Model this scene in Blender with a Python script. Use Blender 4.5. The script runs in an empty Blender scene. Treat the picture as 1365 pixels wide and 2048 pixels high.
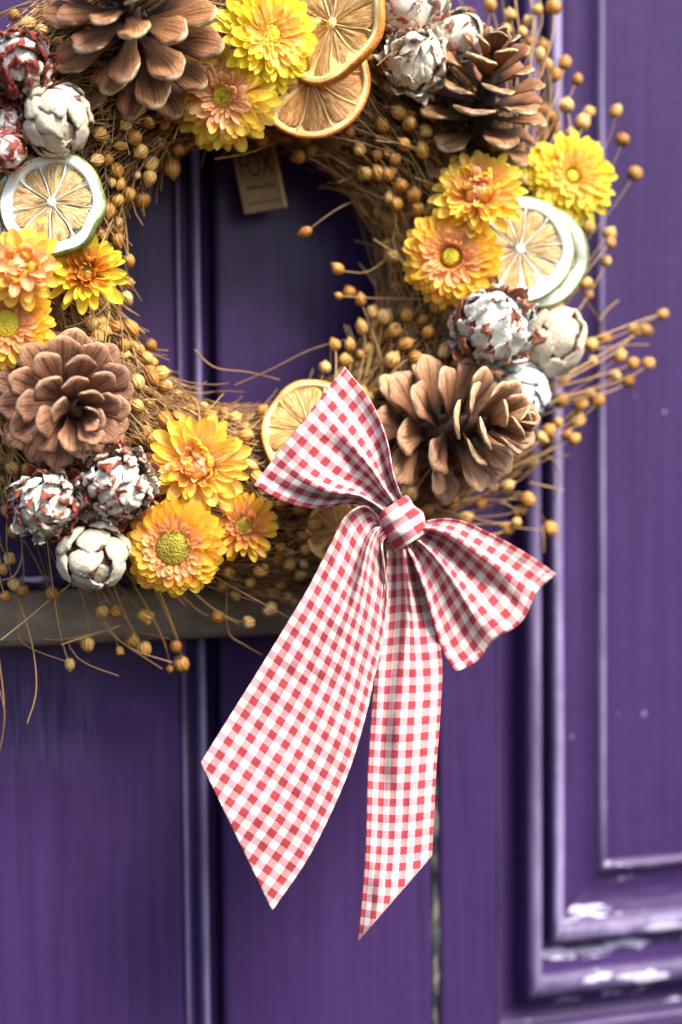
import bpy, math, random
import numpy as np
from mathutils import Vector, Matrix, Euler
from mathutils import noise as mnoise

random.seed(7)
rng = np.random.default_rng(7)
sc = bpy.context.scene
COL = sc.collection

# ------------------------------------------------------------------ camera
YAW, PITCH, ROLL = math.radians(16.0), math.radians(2.3), 0.009
FPX = 50.0 / 36.0 * 2048.0
AIM = Vector((0.0, -0.09, 1.45))
DIST = 0.72
F = Vector((math.sin(YAW) * math.cos(PITCH), math.cos(YAW) * math.cos(PITCH), -math.sin(PITCH)))
R0 = Vector((math.cos(YAW), -math.sin(YAW), 0.0))
U0 = R0.cross(F)
CR = R0 * math.cos(ROLL) - U0 * math.sin(ROLL)
CU = U0 * math.cos(ROLL) + R0 * math.sin(ROLL)
CAMLOC = AIM - F * DIST
cam = bpy.data.cameras.new("camera")
cam.sensor_fit = 'VERTICAL'
cam.sensor_height = 36.0
cam.sensor_width = 24.0
cam.lens = 50.0
cam.clip_start = 0.02
cam.clip_end = 200.0
cam.dof.use_dof = True
cam.dof.focus_distance = 0.685
cam.dof.aperture_fstop = 2.8
camo = bpy.data.objects.new("camera", cam)
M = Matrix(((CR.x, CU.x, -F.x, CAMLOC.x), (CR.y, CU.y, -F.y, CAMLOC.y), (CR.z, CU.z, -F.z, CAMLOC.z), (0, 0, 0, 1)))
camo.matrix_world = M
COL.objects.link(camo)
sc.camera = camo

# ------------------------------------------------------------------ light
SUN_AZ, SUN_EL = math.radians(153.0), math.radians(48.0)   # clockwise from +Y seen from above
sdir = Vector((math.sin(SUN_AZ) * math.cos(SUN_EL), math.cos(SUN_AZ) * math.cos(SUN_EL), math.sin(SUN_EL)))
w = bpy.data.worlds.new("World")
sc.world = w
w.use_nodes = True
nt = w.node_tree
for n in list(nt.nodes):
    nt.nodes.remove(n)
out = nt.nodes.new("ShaderNodeOutputWorld")
bg = nt.nodes.new("ShaderNodeBackground")
sky = nt.nodes.new("ShaderNodeTexSky")
sky.sky_type = 'NISHITA'
sky.sun_disc = False
sky.sun_elevation = SUN_EL
sky.sun_rotation = SUN_AZ
sky.air_density = 1.0
sky.dust_density = 2.0
sky.ozone_density = 1.0
bg.inputs['Strength'].default_value = 0.1
nt.links.new(sky.outputs[0], bg.inputs['Color'])
nt.links.new(bg.outputs[0], out.inputs['Surface'])
sl = bpy.data.lights.new("sun", 'SUN')
sl.energy = 3.2
sl.angle = math.radians(28)
sl.color = (1.0, 0.94, 0.84)
so = bpy.data.objects.new("sun", sl)
so.rotation_euler = (-sdir).to_track_quat('-Z', 'Y').to_euler()
COL.objects.link(so)
sc.view_settings.view_transform = 'Standard'
sc.view_settings.look = 'None'
sc.view_settings.gamma = 1.0
sc.view_settings.use_curve_mapping = False
sc.view_settings.exposure = 1.55
sc.cycles.use_denoising = True
sc.cycles.max_bounces = 10
sc.cycles.diffuse_bounces = 6
sc.cycles.transmission_bounces = 8
sc.cycles.transparent_max_bounces = 4


# ------------------------------------------------------------------ pixel -> place
def P(px, py, Y):
    """world point on the plane y = Y seen at photograph pixel (px, py)"""
    d = F + CR * ((px - 682.5) / FPX) - CU * ((py - 1024.0) / FPX)
    t = (Y - CAMLOC.y) / d.y
    return CAMLOC + d * t


def MPX(px, py, Y):
    return (P(px, py, Y) - CAMLOC).dot(F) / FPX


def A(r, u, v):
    """direction from parts right / up / towards the viewer"""
    return (CR * r + CU * u - F * v).normalized()


# ------------------------------------------------------------------ mesh helpers
def mesh_data(name, verts, faces, mat=None, smooth=True, uv=None, tint=None):
    me = bpy.data.meshes.new(name)
    me.from_pydata([tuple(v) for v in verts] if not isinstance(verts, list) else verts, [], [tuple(f) for f in faces] if not isinstance(faces, list) else faces)
    if smooth:
        me.polygons.foreach_set('use_smooth', np.ones(len(me.polygons), dtype=bool))
    if uv is not None:
        lay = me.uv_layers.new(name="UVMap")
        idx = np.empty(len(me.loops), dtype=np.int32)
        me.loops.foreach_get('vertex_index', idx)
        lay.data.foreach_set('uv', np.asarray(uv, dtype=np.float32)[idx].ravel())
    if tint is not None:
        at = me.attributes.new('tint', 'FLOAT', 'POINT')
        at.data.foreach_set('value', np.asarray(tint, dtype=np.float32))
    if mat:
        me.materials.append(mat)
    me.update()
    return me


def link(name, me, parent=None, mw=None):
    o = bpy.data.objects.new(name, me)
    COL.objects.link(o)
    if parent is not None:
        o.parent = parent
    if mw is not None:
        o.matrix_local = mw
    return o


def thing(name, label, cat, mw=None, group=None):
    o = bpy.data.objects.new(name, None)
    o.empty_display_size = 0.02
    COL.objects.link(o)
    if mw is not None:
        o.matrix_world = mw
    o['label'] = label
    o['category'] = cat
    if group:
        o['group'] = group
    return o


def frame(loc, axis, spin=0.0):
    q = axis.to_track_quat('Z', 'Y')
    return Matrix.Translation(loc) @ q.to_matrix().to_4x4() @ Matrix.Rotation(spin, 4, 'Z')


def grid_faces(nu, nv, closed_v=False, off=0):
    f = []
    for i in range(nu - 1):
        for j in range(nv - 1 if not closed_v else nv):
            j2 = (j + 1) % nv
            f.append((off + i * nv + j, off + i * nv + j2, off + (i + 1) * nv + j2, off + (i + 1) * nv + j))
    return f


def box(x0, x1, y0, y1, z0, z1, bev=0.0):
    """box with chamfered edges (in world coordinates)"""
    if bev <= 0:
        v = [(x, y, z) for x in (x0, x1) for y in (y0, y1) for z in (z0, z1)]
        f = [(0, 1, 3, 2), (4, 6, 7, 5), (0, 4, 5, 1), (2, 3, 7, 6), (0, 2, 6, 4), (1, 5, 7, 3)]
        return v, f
    b = bev
    v = []
    for (yy, i) in ((y1, 0.0), (y0 + b, 0.0), (y0 + b * .3, b * .3), (y0, b)):
        v += [(x0 + i, yy, z0 + i), (x1 - i, yy, z0 + i), (x1 - i, yy, z1 - i), (x0 + i, yy, z1 - i)]
    f = grid_faces(4, 4, True)
    f.append((12, 13, 14, 15))
    f.append((3, 2, 1, 0))
    return v, f


def tubes(paths, rad, sides=5):
    """paths (S,K,3), rad (S,K) or (S,) -> verts, faces, tint index"""
    paths = np.asarray(paths, dtype=float)
    S, K, _ = paths.shape
    rad = np.asarray(rad, dtype=float)
    if rad.ndim == 1:
        rad = np.repeat(rad[:, None], K, 1)
    t = np.gradient(paths, axis=1)
    t /= np.linalg.norm(t, axis=2, keepdims=True) + 1e-12
    ref = np.array([0.31, 0.77, 0.22]); ref /= np.linalg.norm(ref)
    n = np.cross(t, ref)
    n /= np.linalg.norm(n, axis=2, keepdims=True) + 1e-9
    b = np.cross(t, n)
    ang = np.arange(sides) / sides * 2 * np.pi
    ring = n[:, :, None, :] * np.cos(ang)[None, None, :, None] + b[:, :, None, :] * np.sin(ang)[None, None, :, None]
    v = paths[:, :, None, :] + ring * rad[:, :, None, None]
    v = v.reshape(-1, 3)
    base = (np.arange(S)[:, None, None] * K + np.arange(K - 1)[None, :, None]) * sides
    j = np.arange(sides)[None, None, :]
    j2 = (j + 1) % sides
    q = np.stack([base + j, base + j2, base + sides + j2, base + sides + j], axis=-1).reshape(-1, 4)
    return v.tolist(), q.tolist(), K * sides


# ------------------------------------------------------------------ materials
def new_mat(name):
    m = bpy.data.materials.new(name)
    m.use_nodes = True
    nt = m.node_tree
    b = nt.nodes['Principled BSDF']
    return m, nt, b


class NT:
    def __init__(s, nt):
        s.nt = nt

    def n(s, typ, **kw):
        nd = s.nt.nodes.new(typ)
        for k, v in kw.items():
            setattr(nd, k, v)
        return nd

    def l(s, a, b):
        s.nt.links.new(a, b)

    def noise(s, vec, scale, detail=4, rough=0.6, dist=0.0):
        nd = s.n('ShaderNodeTexNoise')
        nd.inputs['Scale'].default_value = scale
        nd.inputs['Detail'].default_value = detail
        nd.inputs['Roughness'].default_value = rough
        nd.inputs['Distortion'].default_value = dist
        if vec is not None:
            s.l(vec, nd.inputs['Vector'])
        return nd.outputs['Fac']

    def map(s, vec, scale=(1, 1, 1), loc=(0, 0, 0)):
        nd = s.n('ShaderNodeMapping')
        nd.inputs['Scale'].default_value = scale
        nd.inputs['Location'].default_value = loc
        s.l(vec, nd.inputs['Vector'])
        return nd.outputs[0]

    def ramp(s, fac, stops, interp='LINEAR'):
        nd = s.n('ShaderNodeValToRGB')
        cr = nd.color_ramp
        cr.interpolation = interp
        while len(cr.elements) < len(stops):
            cr.elements.new(0.5)
        for e, (p, c) in zip(cr.elements, stops):
            e.position = p
            e.color = (c, c, c, 1) if isinstance(c, (int, float)) else (*c, 1)
        s.l(fac, nd.inputs[0])
        return nd.outputs[0]

    def math(s, op, a, b=None, c=None, clamp=False):
        nd = s.n('ShaderNodeMath', operation=op, use_clamp=clamp)
        for i, x in enumerate((a, b, c)):
            if x is None:
                continue
            if isinstance(x, (int, float)):
                nd.inputs[i].default_value = x
            else:
                s.l(x, nd.inputs[i])
        return nd.outputs[0]

    def mix(s, fac, a, b, blend='MIX'):
        nd = s.n('ShaderNodeMix', data_type='RGBA', blend_type=blend)
        for i, x in ((0, fac), (6, a), (7, b)):
            if isinstance(x, (int, float)):
                nd.inputs[i].default_value = x
            elif isinstance(x, tuple):
                nd.inputs[i].default_value = (*x, 1)
            else:
                s.l(x, nd.inputs[i])
        return nd.outputs[2]

    def bump(s, h, strength, dist, normal=None):
        nd = s.n('ShaderNodeBump')
        nd.inputs['Strength'].default_value = strength
        nd.inputs['Distance'].default_value = dist
        s.l(h, nd.inputs['Height'])
        if normal is not None:
            s.l(normal, nd.inputs['Normal'])
        return nd.outputs[0]

    def objpos(s):
        return s.n('ShaderNodeTexCoord').outputs['Object']

    def uv(s):
        return s.n('ShaderNodeTexCoord').outputs['UV']

    def rand(s):
        return s.n('ShaderNodeObjectInfo').outputs['Random']

    def hsv(s, col, h=0.5, sat=1.0, val=1.0):
        nd = s.n('ShaderNodeHueSaturation')
        for k, x in (('Hue', h), ('Saturation', sat), ('Value', val)):
            if isinstance(x, (int, float)):
                nd.inputs[k].default_value = x
            else:
                s.l(x, nd.inputs[k])
        s.l(col, nd.inputs['Color'])
        return nd.outputs[0]


def mat_paint(name='purple_paint', horizontal=False, base=(0.036, 0.0178, 0.073), worn_glare=False):
    m, nt, b = new_mat(name)
    k = NT(nt)
    pos = k.n('ShaderNodeNewGeometry').outputs['Position']
    sc_ = (6, 60, 170) if horizontal else (170, 60, 6)
    brush = k.noise(k.map(pos, sc_), 1.0, 5, 0.65)
    blot = k.noise(k.map(pos, (6, 6, 4)), 1.0, 5, 0.6)
    col = k.ramp(brush, [(0.3, tuple(c * .78 for c in base)), (0.7, tuple(c * 1.22 for c in base))])
    col = k.mix(k.math('MULTIPLY', k.ramp(blot, [(0.45, 0.0), (0.75, 1.0)]), 0.35), col, (base[0] * 1.5, base[1] * 1.55, base[2] * 1.45))
    # tiny chips and specks in the paint
    spk = k.noise(pos, 150, 2, 0.5)
    col = k.mix(k.math('MULTIPLY', k.ramp(spk, [(0.775, 0.0), (0.79, 1.0)]), 0.6), col, (0.45, 0.42, 0.55))
    if not horizontal:
        sp = k.n('ShaderNodeSeparateXYZ')
        k.l(pos, sp.inputs[0])
        c0 = P(95, 1440, 0)
        dx = k.ramp(k.math('MULTIPLY', k.math('ABSOLUTE', k.math('SUBTRACT', sp.outputs[0], c0.x)), 10), [(0.20, 1.0), (0.33, 0.0)])
        dz = k.ramp(k.math('MULTIPLY', k.math('ABSOLUTE', k.math('SUBTRACT', sp.outputs[2], c0.z)), 10), [(0.15, 1.0), (0.36, 0.0)])
        stk = k.ramp(k.noise(k.map(pos, (420, 50, 22), (7, 1, 3)), 1.0, 4, 0.6), [(0.42, 0.0), (0.68, 1.0)])
        col = k.mix(k.math('MULTIPLY', k.math('MULTIPLY', k.math('MULTIPLY', dx, dz), stk), 0.42), col, (0.13, 0.10, 0.21))
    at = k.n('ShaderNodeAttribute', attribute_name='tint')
    glint = k.noise(k.map(pos, (60, 60, 60) if horizontal else (80, 80, 16), (1, 4, 2)), 1.0, 5, 0.62)
    glint = k.math('MULTIPLY', at.outputs['Fac'], k.ramp(glint, [(0.28, 0.25), (0.62, 1.0)]))
    col = k.mix(glint, col, (0.34, 0.29, 0.48))  # lilac sky highlight painted along the ridges that tint marks
    if worn_glare:
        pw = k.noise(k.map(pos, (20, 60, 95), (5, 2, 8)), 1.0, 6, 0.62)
        col = k.mix(k.ramp(pw, [(0.60, 0.0), (0.63, 0.9)]), col, (0.52, 0.50, 0.64))  # chipped patches with white glare painted into their colour
    k.l(col, b.inputs['Base Color'])
    r = k.math('MULTIPLY_ADD', blot, 0.25, 0.2 if not worn_glare else 0.26)
    k.l(r, b.inputs['Roughness'])
    lump = k.noise(k.map(pos, (95, 95, 95)), 1.0, 3, 0.5)
    h = k.math('ADD', k.math('MULTIPLY', brush, 0.55), k.math('MULTIPLY', lump, 0.5))
    k.l(k.bump(h, 0.55 if not worn_glare else 0.9, 0.0016 if not worn_glare else 0.003), b.inputs['Normal'])
    b.inputs['Specular IOR Level'].default_value = 0.13
    b.inputs['Coat Weight'].default_value = 0.03
    b.inputs['Coat Roughness'].default_value = 0.16
    return m


def mat_worn(name='worn_bronze_paint'):
    m, nt, b = new_mat(name)
    k = NT(nt)
    pos = k.n('ShaderNodeNewGeometry').outputs['Position']
    n1 = k.noise(k.map(pos, (30, 60, 90)), 1.0, 6, 0.65)
    col = k.ramp(n1, [(0.3, (0.10, 0.066, 0.042)), (0.55, (0.17, 0.12, 0.08)), (0.75, (0.25, 0.19, 0.14))])
    n2 = k.noise(k.map(pos, (28, 40, 120), (3, 1, 2)), 1.0, 4, 0.6)
    col = k.mix(k.ramp(n2, [(0.66, 0.0), (0.7, 1.0)]), col, (0.24, 0.36, 0.42))
    k.l(col, b.inputs['Base Color'])
    b.inputs['Roughness'].default_value = 0.5
    k.l(k.bump(n1, 0.5, 0.001), b.inputs['Normal'])
    return m


def mat_putty(name='flaking_putty'):
    m, nt, b = new_mat(name)
    k = NT(nt)
    pos = k.n('ShaderNodeNewGeometry').outputs['Position']
    n1 = k.noise(k.map(pos, (260, 200, 55)), 1.0, 5, 0.7)
    col = k.ramp(n1, [(0.36, (0.012, 0.010, 0.02)), (0.48, (0.03, 0.045, 0.055)), (0.56, (0.20, 0.17, 0.13)), (0.68, (0.40, 0.37, 0.30))])
    k.l(col, b.inputs['Base Color'])
    b.inputs['Roughness'].default_value = 0.7
    k.l(k.bump(n1, 1.0, 0.003), b.inputs['Normal'])
    return m


def mat_capsule(name, shared):
    m, nt, b = new_mat(name)
    k = NT(nt)
    if shared:
        r = k.rand()
    else:
        a = k.n('ShaderNodeAttribute', attribute_name='tint')
        r = a.outputs['Fac']
    uv = k.uv()
    sep = k.n('ShaderNodeSeparateXYZ')
    k.l(uv, sep.inputs[0])
    x, y = sep.outputs[0], sep.outputs[1]
    # meridian seams: five carpels with fine ribs between
    wv = k.math('ABSOLUTE', k.math('SINE', k.math('MULTIPLY', x, math.pi * 10)))
    fine = k.noise(k.map(uv, (20, 2.5, 1)), 1.0, 3, 0.6)
    base = k.ramp(r, [(0.0, (0.40, 0.18, 0.03)), (0.3, (0.62, 0.32, 0.07)), (0.65, (0.76, 0.46, 0.13)), (1.0, (0.82, 0.58, 0.24))])
    dark = k.mix(1.0, base, (0.5, 0.36, 0.24), 'MULTIPLY')
    f1 = k.ramp(fine, [(0.38, 0.0), (0.62, 1.0)])
    col = k.mix(f1, dark, base)
    col = k.mix(k.ramp(wv, [(0.0, 0.85), (0.3, 0.0)]), col, (0.10, 0.045, 0.015))
    # dark calyx and dark tip
    nb = k.noise(k.map(uv, (6, 5, 1)), 1.0, 2, 0.5)
    yy = k.math('ADD', y, k.math('MULTIPLY', k.math('SUBTRACT', nb, 0.5), 0.3))
    col = k.mix(k.ramp(yy, [(0.10, 0.85), (0.22, 0.0)]), col, (0.12, 0.06, 0.025))
    col = k.mix(k.ramp(yy, [(0.86, 0.0), (0.97, 0.7)]), col, (0.16, 0.08, 0.03))
    k.l(col, b.inputs['Base Color'])
    b.inputs['Roughness'].default_value = 0.44
    b.inputs['Specular IOR Level'].default_value = 0.4
    h = k.math('ADD', k.math('MULTIPLY', fine, 0.5), wv)
    k.l(k.bump(h, 0.5, 0.0006), b.inputs['Normal'])
    return m


def mat_stem(name, shared):
    m, nt, b = new_mat(name)
    k = NT(nt)
    if shared:
        r = k.rand()
    else:
        a = k.n('ShaderNodeAttribute', attribute_name='tint')
        r = a.outputs['Fac']
    pos = k.objpos()
    n1 = k.noise(pos, 60, 3, 0.6)
    rr = k.math('ADD', r, k.math('MULTIPLY', k.math('SUBTRACT', n1, 0.5), 0.5))
    col = k.ramp(rr, [(0.0, (0.10, 0.045, 0.014)), (0.4, (0.24, 0.12, 0.038)), (0.75, (0.36, 0.20, 0.065)), (1.0, (0.55, 0.36, 0.14))])
    k.l(col, b.inputs['Base Color'])
    b.inputs['Roughness'].default_value = 0.5
    return m


def mat_petal(name, c_in, c_mid, c_tip):
    m, nt, b = new_mat(name)
    k = NT(nt)
    uv = k.uv()
    sep = k.n('ShaderNodeSeparateXYZ')
    k.l(uv, sep.inputs[0])
    y = sep.outputs[1]
    r = k.rand()
    yy = k.math('ADD', y, k.math('MULTIPLY', k.math('SUBTRACT', r, 0.5), 0.3))
    col = k.ramp(yy, [(0.05, c_in), (0.5, c_mid), (0.92, c_tip)])
    st = k.noise(k.map(uv, (22, 1.6, 1)), 1.0, 3, 0.6)
    col = k.mix(k.ramp(st, [(0.35, 0.22), (0.6, 0.0)]), col, tuple(c * .72 for c in c_mid))
    col = k.hsv(col, k.math('MULTIPLY_ADD', r, 0.016, 0.492), 1.0, k.math('MULTIPLY_ADD', k.math('FRACT', k.math('MULTIPLY', r, 7.3)), 0.22, 0.88))
    k.l(col, b.inputs['Base Color'])
    b.inputs['Roughness'].default_value = 0.38
    b.inputs['Specular IOR Level'].default_value = 0.35
    k.l(k.bump(st, 0.35, 0.0006), b.inputs['Normal'])
    tr = k.n('ShaderNodeBsdfTranslucent')
    k.l(col, tr.inputs['Color'])
    mx = k.n('ShaderNodeMixShader')
    mx.inputs[0].default_value = 0.5
    k.l(b.outputs[0], mx.inputs[1])
    k.l(tr.outputs[0], mx.inputs[2])
    k.l(mx.outputs[0], nt.nodes['Material Output'].inputs['Surface'])
    return m


def mat_disc(name, c0, c1):
    m, nt, b = new_mat(name)
    k = NT(nt)
    pos = k.objpos()
    v = k.n('ShaderNodeTexVoronoi')
    v.inputs['Scale'].default_value = 900
    k.l(pos, v.inputs['Vector'])
    n = k.noise(pos, 120, 3)
    col = k.mix(k.ramp(n, [(0.35, 0.0), (0.65, 1.0)]), c0, c1)
    k.l(col, b.inputs['Base Color'])
    b.inputs['Roughness'].default_value = 0.75
    k.l(k.bump(v.outputs['Distance'], 0.8, 0.0008), b.inputs['Normal'])
    return m


def mat_scale(name, dark, mid, light, rim):
    m, nt, b = new_mat(name)
    k = NT(nt)
    uv = k.uv()
    sep = k.n('ShaderNodeSeparateXYZ')
    k.l(uv, sep.inputs[0])
    x, y = sep.outputs[0], sep.outputs[1]
    r = k.rand()
    n = k.noise(k.map(uv, (6, 5, 1)), 1.0, 4, 0.6)
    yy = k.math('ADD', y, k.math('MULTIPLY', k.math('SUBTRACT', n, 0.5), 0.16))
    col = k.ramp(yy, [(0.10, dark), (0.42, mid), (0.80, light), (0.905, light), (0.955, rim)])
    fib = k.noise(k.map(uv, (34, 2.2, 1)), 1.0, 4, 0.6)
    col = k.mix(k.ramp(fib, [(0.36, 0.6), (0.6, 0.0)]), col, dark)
    # fine dark seam between the two seed prints
    seam = k.ramp(k.math('ABSOLUTE', k.math('SUBTRACT', x, 0.5)), [(0.0, 0.7), (0.035, 0.0)])
    seam = k.math('MULTIPLY', seam, k.ramp(y, [(0.25, 0.0), (0.4, 1.0), (0.86, 1.0), (0.92, 0.0)]))
    col = k.mix(seam, col, tuple(c * .8 for c in dark))
    col = k.hsv(col, k.math('MULTIPLY_ADD', r, 0.014, 0.493), 1.0, k.math('MULTIPLY_ADD', r, 0.4, 0.8))
    k.l(col, b.inputs['Base Color'])
    b.inputs['Roughness'].default_value = 0.55
    b.inputs['Specular IOR Level'].default_value = 0.35
    k.l(k.bump(k.math('ADD', fib, n), 0.8, 0.0016), b.inputs['Normal'])
    return m


def mat_wash(name, white, red, amount, dusty=(0.42, 0.37, 0.3)):
    """thick pale wash over red-brown scales; amount 0..1 of scale left bare"""
    m, nt, b = new_mat(name)
    k = NT(nt)
    uv = k.uv()
    sep = k.n('ShaderNodeSeparateXYZ')
    k.l(uv, sep.inputs[0])
    y = sep.outputs[1]
    pos = k.objpos()
    r = k.rand()
    n = k.noise(pos, 130, 6, 0.68)
    n2 = k.noise(k.map(pos, (1, 1, 1), (3, 5, 1)), 520, 5, 0.7)
    base = k.mix(k.ramp(n2, [(0.30, 0.0), (0.5, 1.0)]), dusty, white)
    f = k.math('ADD', n, k.math('MULTIPLY', k.math('SUBTRACT', y, 0.62), 0.42))
    f = k.math('ADD', f, k.math('MULTIPLY', k.math('SUBTRACT', r, 0.5), 0.22))
    t = 0.86 - amount * 0.42
    bare = k.ramp(f, [(t - 0.02, 0.0), (t + 0.02, 1.0)])
    redc = k.mix(n2, tuple(c * .45 for c in red), red)
    col = k.mix(bare, base, redc)
    k.l(col, b.inputs['Base Color'])
    k.l(k.math('MULTIPLY_ADD', bare, -0.55, 0.95), b.inputs['Roughness'])
    k.l(k.math('MULTIPLY_ADD', bare, 0.45, 0.05), b.inputs['Specular IOR Level'])
    h = k.math('ADD', n, k.math('MULTIPLY', n2, 0.9))
    h = k.math('SUBTRACT', h, k.math('MULTIPLY', bare, 0.5))
    k.l(k.bump(h, 0.8, 0.0011), b.inputs['Normal'])
    return m


def mat_rind(name, c0, c1):
    m, nt, b = new_mat(name)
    k = NT(nt)
    pos = k.objpos()
    n = k.noise(pos, 260, 4, 0.6)
    col = k.ramp(n, [(0.35, c0), (0.65, c1)])
    k.l(col, b.inputs['Base Color'])
    b.inputs['Roughness'].default_value = 0.5
    k.l(k.bump(n, 0.8, 0.0012), b.inputs['Normal'])
    return m


def mat_pith(name, c0, c1):
    m, nt, b = new_mat(name)
    k = NT(nt)
    pos = k.objpos()
    n = k.noise(pos, 110, 4, 0.6)
    f = k.noise(pos, 700, 3, 0.6)
    col = k.ramp(n, [(0.35, c0), (0.65, c1)])
    k.l(col, b.inputs['Base Color'])
    b.inputs['Roughness'].default_value = 0.7
    k.l(k.bump(k.math('ADD', n, k.math('MULTIPLY', f, 0.4)), 0.4, 0.0012), b.inputs['Normal'])
    b.inputs['Subsurface Weight'].default_value = 0.15
    b.inputs['Subsurface Radius'].default_value = (0.002, 0.0015, 0.001)
    return m


def mat_pulp(name, dark, mid, light):
    m, nt, b = new_mat(name)
    k = NT(nt)
    uv = k.uv()      # x across the wedge, y radial
    n = k.noise(k.map(uv, (13, 3.2, 1)), 1.0, 5, 0.66, 0.8)
    r = k.rand()
    mp = k.n('ShaderNodeVectorMath', operation='ADD')
    k.l(uv, mp.inputs[0])
    cmb = k.n('ShaderNodeCombineXYZ')
    k.l(k.math('MULTIPLY', r, 40), cmb.inputs[0])
    k.l(cmb.outputs[0], mp.inputs[1])
    n = k.noise(k.map(mp.outputs[0], (11, 3.0, 1)), 1.0, 5, 0.66, 0.8)
    col = k.ramp(n, [(0.34, dark), (0.45, mid), (0.55, light), (0.66, tuple(min(1, c * 1.25) for c in light))])
    k.l(col, b.inputs['Base Color'])
    b.inputs['Roughness'].default_value = 0.38
    b.inputs['Subsurface Weight'].default_value = 0.1
    b.inputs['Subsurface Radius'].default_value = (0.003, 0.0015, 0.0006)
    k.l(k.bump(n, 1.0, 0.0022), b.inputs['Normal'])
    return m


def mat_gingham(name='gingham'):
    m, nt, b = new_mat(name)
    k = NT(nt)
    uv = k.uv()
    sep = k.n('ShaderNodeSeparateXYZ')
    k.l(uv, sep.inputs[0])
    wob = k.noise(k.map(uv, (3, 3, 1)), 1.0, 2, 0.5)

    def stripe(c):
        f = k.math('FRACT', k.math('ADD', c, k.math('MULTIPLY', k.math('SUBTRACT', wob, 0.5), 0.05)))
        d = k.math('ABSOLUTE', k.math('SUBTRACT', f, 0.5))
        return k.ramp(d, [(0.242, 1.0), (0.262, 0.0)])
    a = stripe(sep.outputs[0])
    c = stripe(sep.outputs[1])
    tw = k.math('FRACT', k.math('MULTIPLY', k.math('ADD', sep.outputs[0], sep.outputs[1]), 9.0))
    tw = k.ramp(tw, [(0.35, 0.0), (0.6, 1.0)])
    white, red = (0.66, 0.645, 0.57), (0.31, 0.034, 0.044)
    along = k.mix(tw, (0.45, 0.15, 0.17), (0.58, 0.31, 0.32))
    across = k.mix(tw, (0.50, 0.23, 0.27), (0.58, 0.34, 0.37))
    one = k.mix(c, across, along)
    s = k.math('ADD', a, c)
    col = k.mix(k.math('MINIMUM', s, 1.0), white, one)
    col = k.mix(k.math('MULTIPLY', a, c), col, k.mix(tw, tuple(x * .85 for x in red), tuple(x * 1.25 for x in red)))
    k.l(col, b.inputs['Base Color'])
    b.inputs['Roughness'].default_value = 0.75
    b.inputs['Specular IOR Level'].default_value = 0.2
    b.inputs['Sheen Weight'].default_value = 0.15
    wv = k.noise(k.map(uv, (40, 40, 1)), 1.0, 2, 0.5)
    k.l(k.bump(k.math('ADD', wv, k.math('MULTIPLY', tw, 0.3)), 0.25, 0.0004), b.inputs['Normal'])
    tr = k.n('ShaderNodeBsdfTranslucent')
    k.l(col, tr.inputs['Color'])
    mx = k.n('ShaderNodeMixShader')
    mx.inputs[0].default_value = 0.14
    k.l(b.outputs[0], mx.inputs[1])
    k.l(tr.outputs[0], mx.inputs[2])
    k.l(mx.outputs[0], nt.nodes['Material Output'].inputs['Surface'])
    return m


def mat_plain(name, col, rough=0.6, nscale=80, var=0.25):
    m, nt, b = new_mat(name)
    k = NT(nt)
    n = k.noise(k.objpos(), nscale, 4, 0.6)
    c = k.ramp(n, [(0.3, tuple(x * (1 - var) for x in col)), (0.7, tuple(min(1, x * (1 + var)) for x in col))])
    k.l(c, b.inputs['Base Color'])
    b.inputs['Roughness'].default_value = rough
    k.l(k.bump(n, 0.3, 0.0005), b.inputs['Normal'])
    return m


PAINT_V = mat_paint('purple_paint_vertical')
PAINT_H = mat_paint('purple_paint_horizontal', True)
PAINT_W = mat_paint('purple_paint_worn_glare', True, worn_glare=True)
WORN = mat_worn()
PUTTY = mat_putty()

# ------------------------------------------------------------------ the door
ZT, ZB = 2.25, 0.45


def wx(px, py=1500, Y=0.0):
    return P(px, py, Y).x


def wz(px, py, Y=0.0):
    return P(px, py, Y).z


door = thing('panelled_door', 'purple painted wooden door with grooved boards and a moulded panel behind the wreath', 'door',
             Matrix.Translation((0, 0, ZB)))


def dpart(name, v, f, mat, smooth=False, parent=door, tint=None):
    me = mesh_data(name, [(x, y, z - ZB) for x, y, z in v], f, mat, smooth, None, tint)
    return link(name, me, parent)


XL = wx(365, 1600)                # left edge of bead
XM = wx(868, 1600)                # seam between the leaves
S = MPX(700, 1500, 0)             # metres per pixel on the door
rail_zt, rail_zb = wz(100, 1180, -0.012), wz(100, 1292, -0.018)
# left leaf: two boards (above and below the rail they run through) and a beaded joint between them
bead_w = 78 * S
v, f = box(XL - 0.55, XL, 0.0, 0.04, ZB, ZT, 0.003)
dpart('board', v, f, PAINT_V)
v, f = box(XL + bead_w, XM - 4 * S, 0.0, 0.04, ZB, ZT, 0.003)
dpart('board', v, f, PAINT_V)


def profile_strip(name, prof, z0, z1, mat, tint):
    """vertical strip from a profile of (x, y)"""
    v = []
    for z in (z0, z1):
        v += [(x, y, z) for x, y in prof]
    n = len(prof)
    f = [(i, i + 1, n + i + 1, n + i) for i in range(n - 1)]
    return dpart(name, v, f, mat, True, door, tint * 2)


prof = []
for t, y in ((0.0, 0.004), (0.05, 0.0004), (0.11, 0.0006), (0.18, 0.0055), (0.30, 0.0085), (0.36, 0.0075), (0.41, 0.0045), (0.46, 0.0005), (0.52, -0.0015),
             (0.58, -0.0015), (0.64, 0.0005), (0.69, 0.0045), (0.73, 0.009), (0.8, 0.011), (0.9, 0.012), (1.0, 0.013)):
    prof.append((XL + 0.0005 + t * (bead_w - 0.001), y))
profile_strip('bead_moulding', prof, ZB, ZT, PAINT_V, [.2, .55, .5, .1, 0, 0, .1, .3, .7, .7, .3, 0, 0, 0, 0, 0])  # tint paints the bright highlight lines on the bead edges
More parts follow.
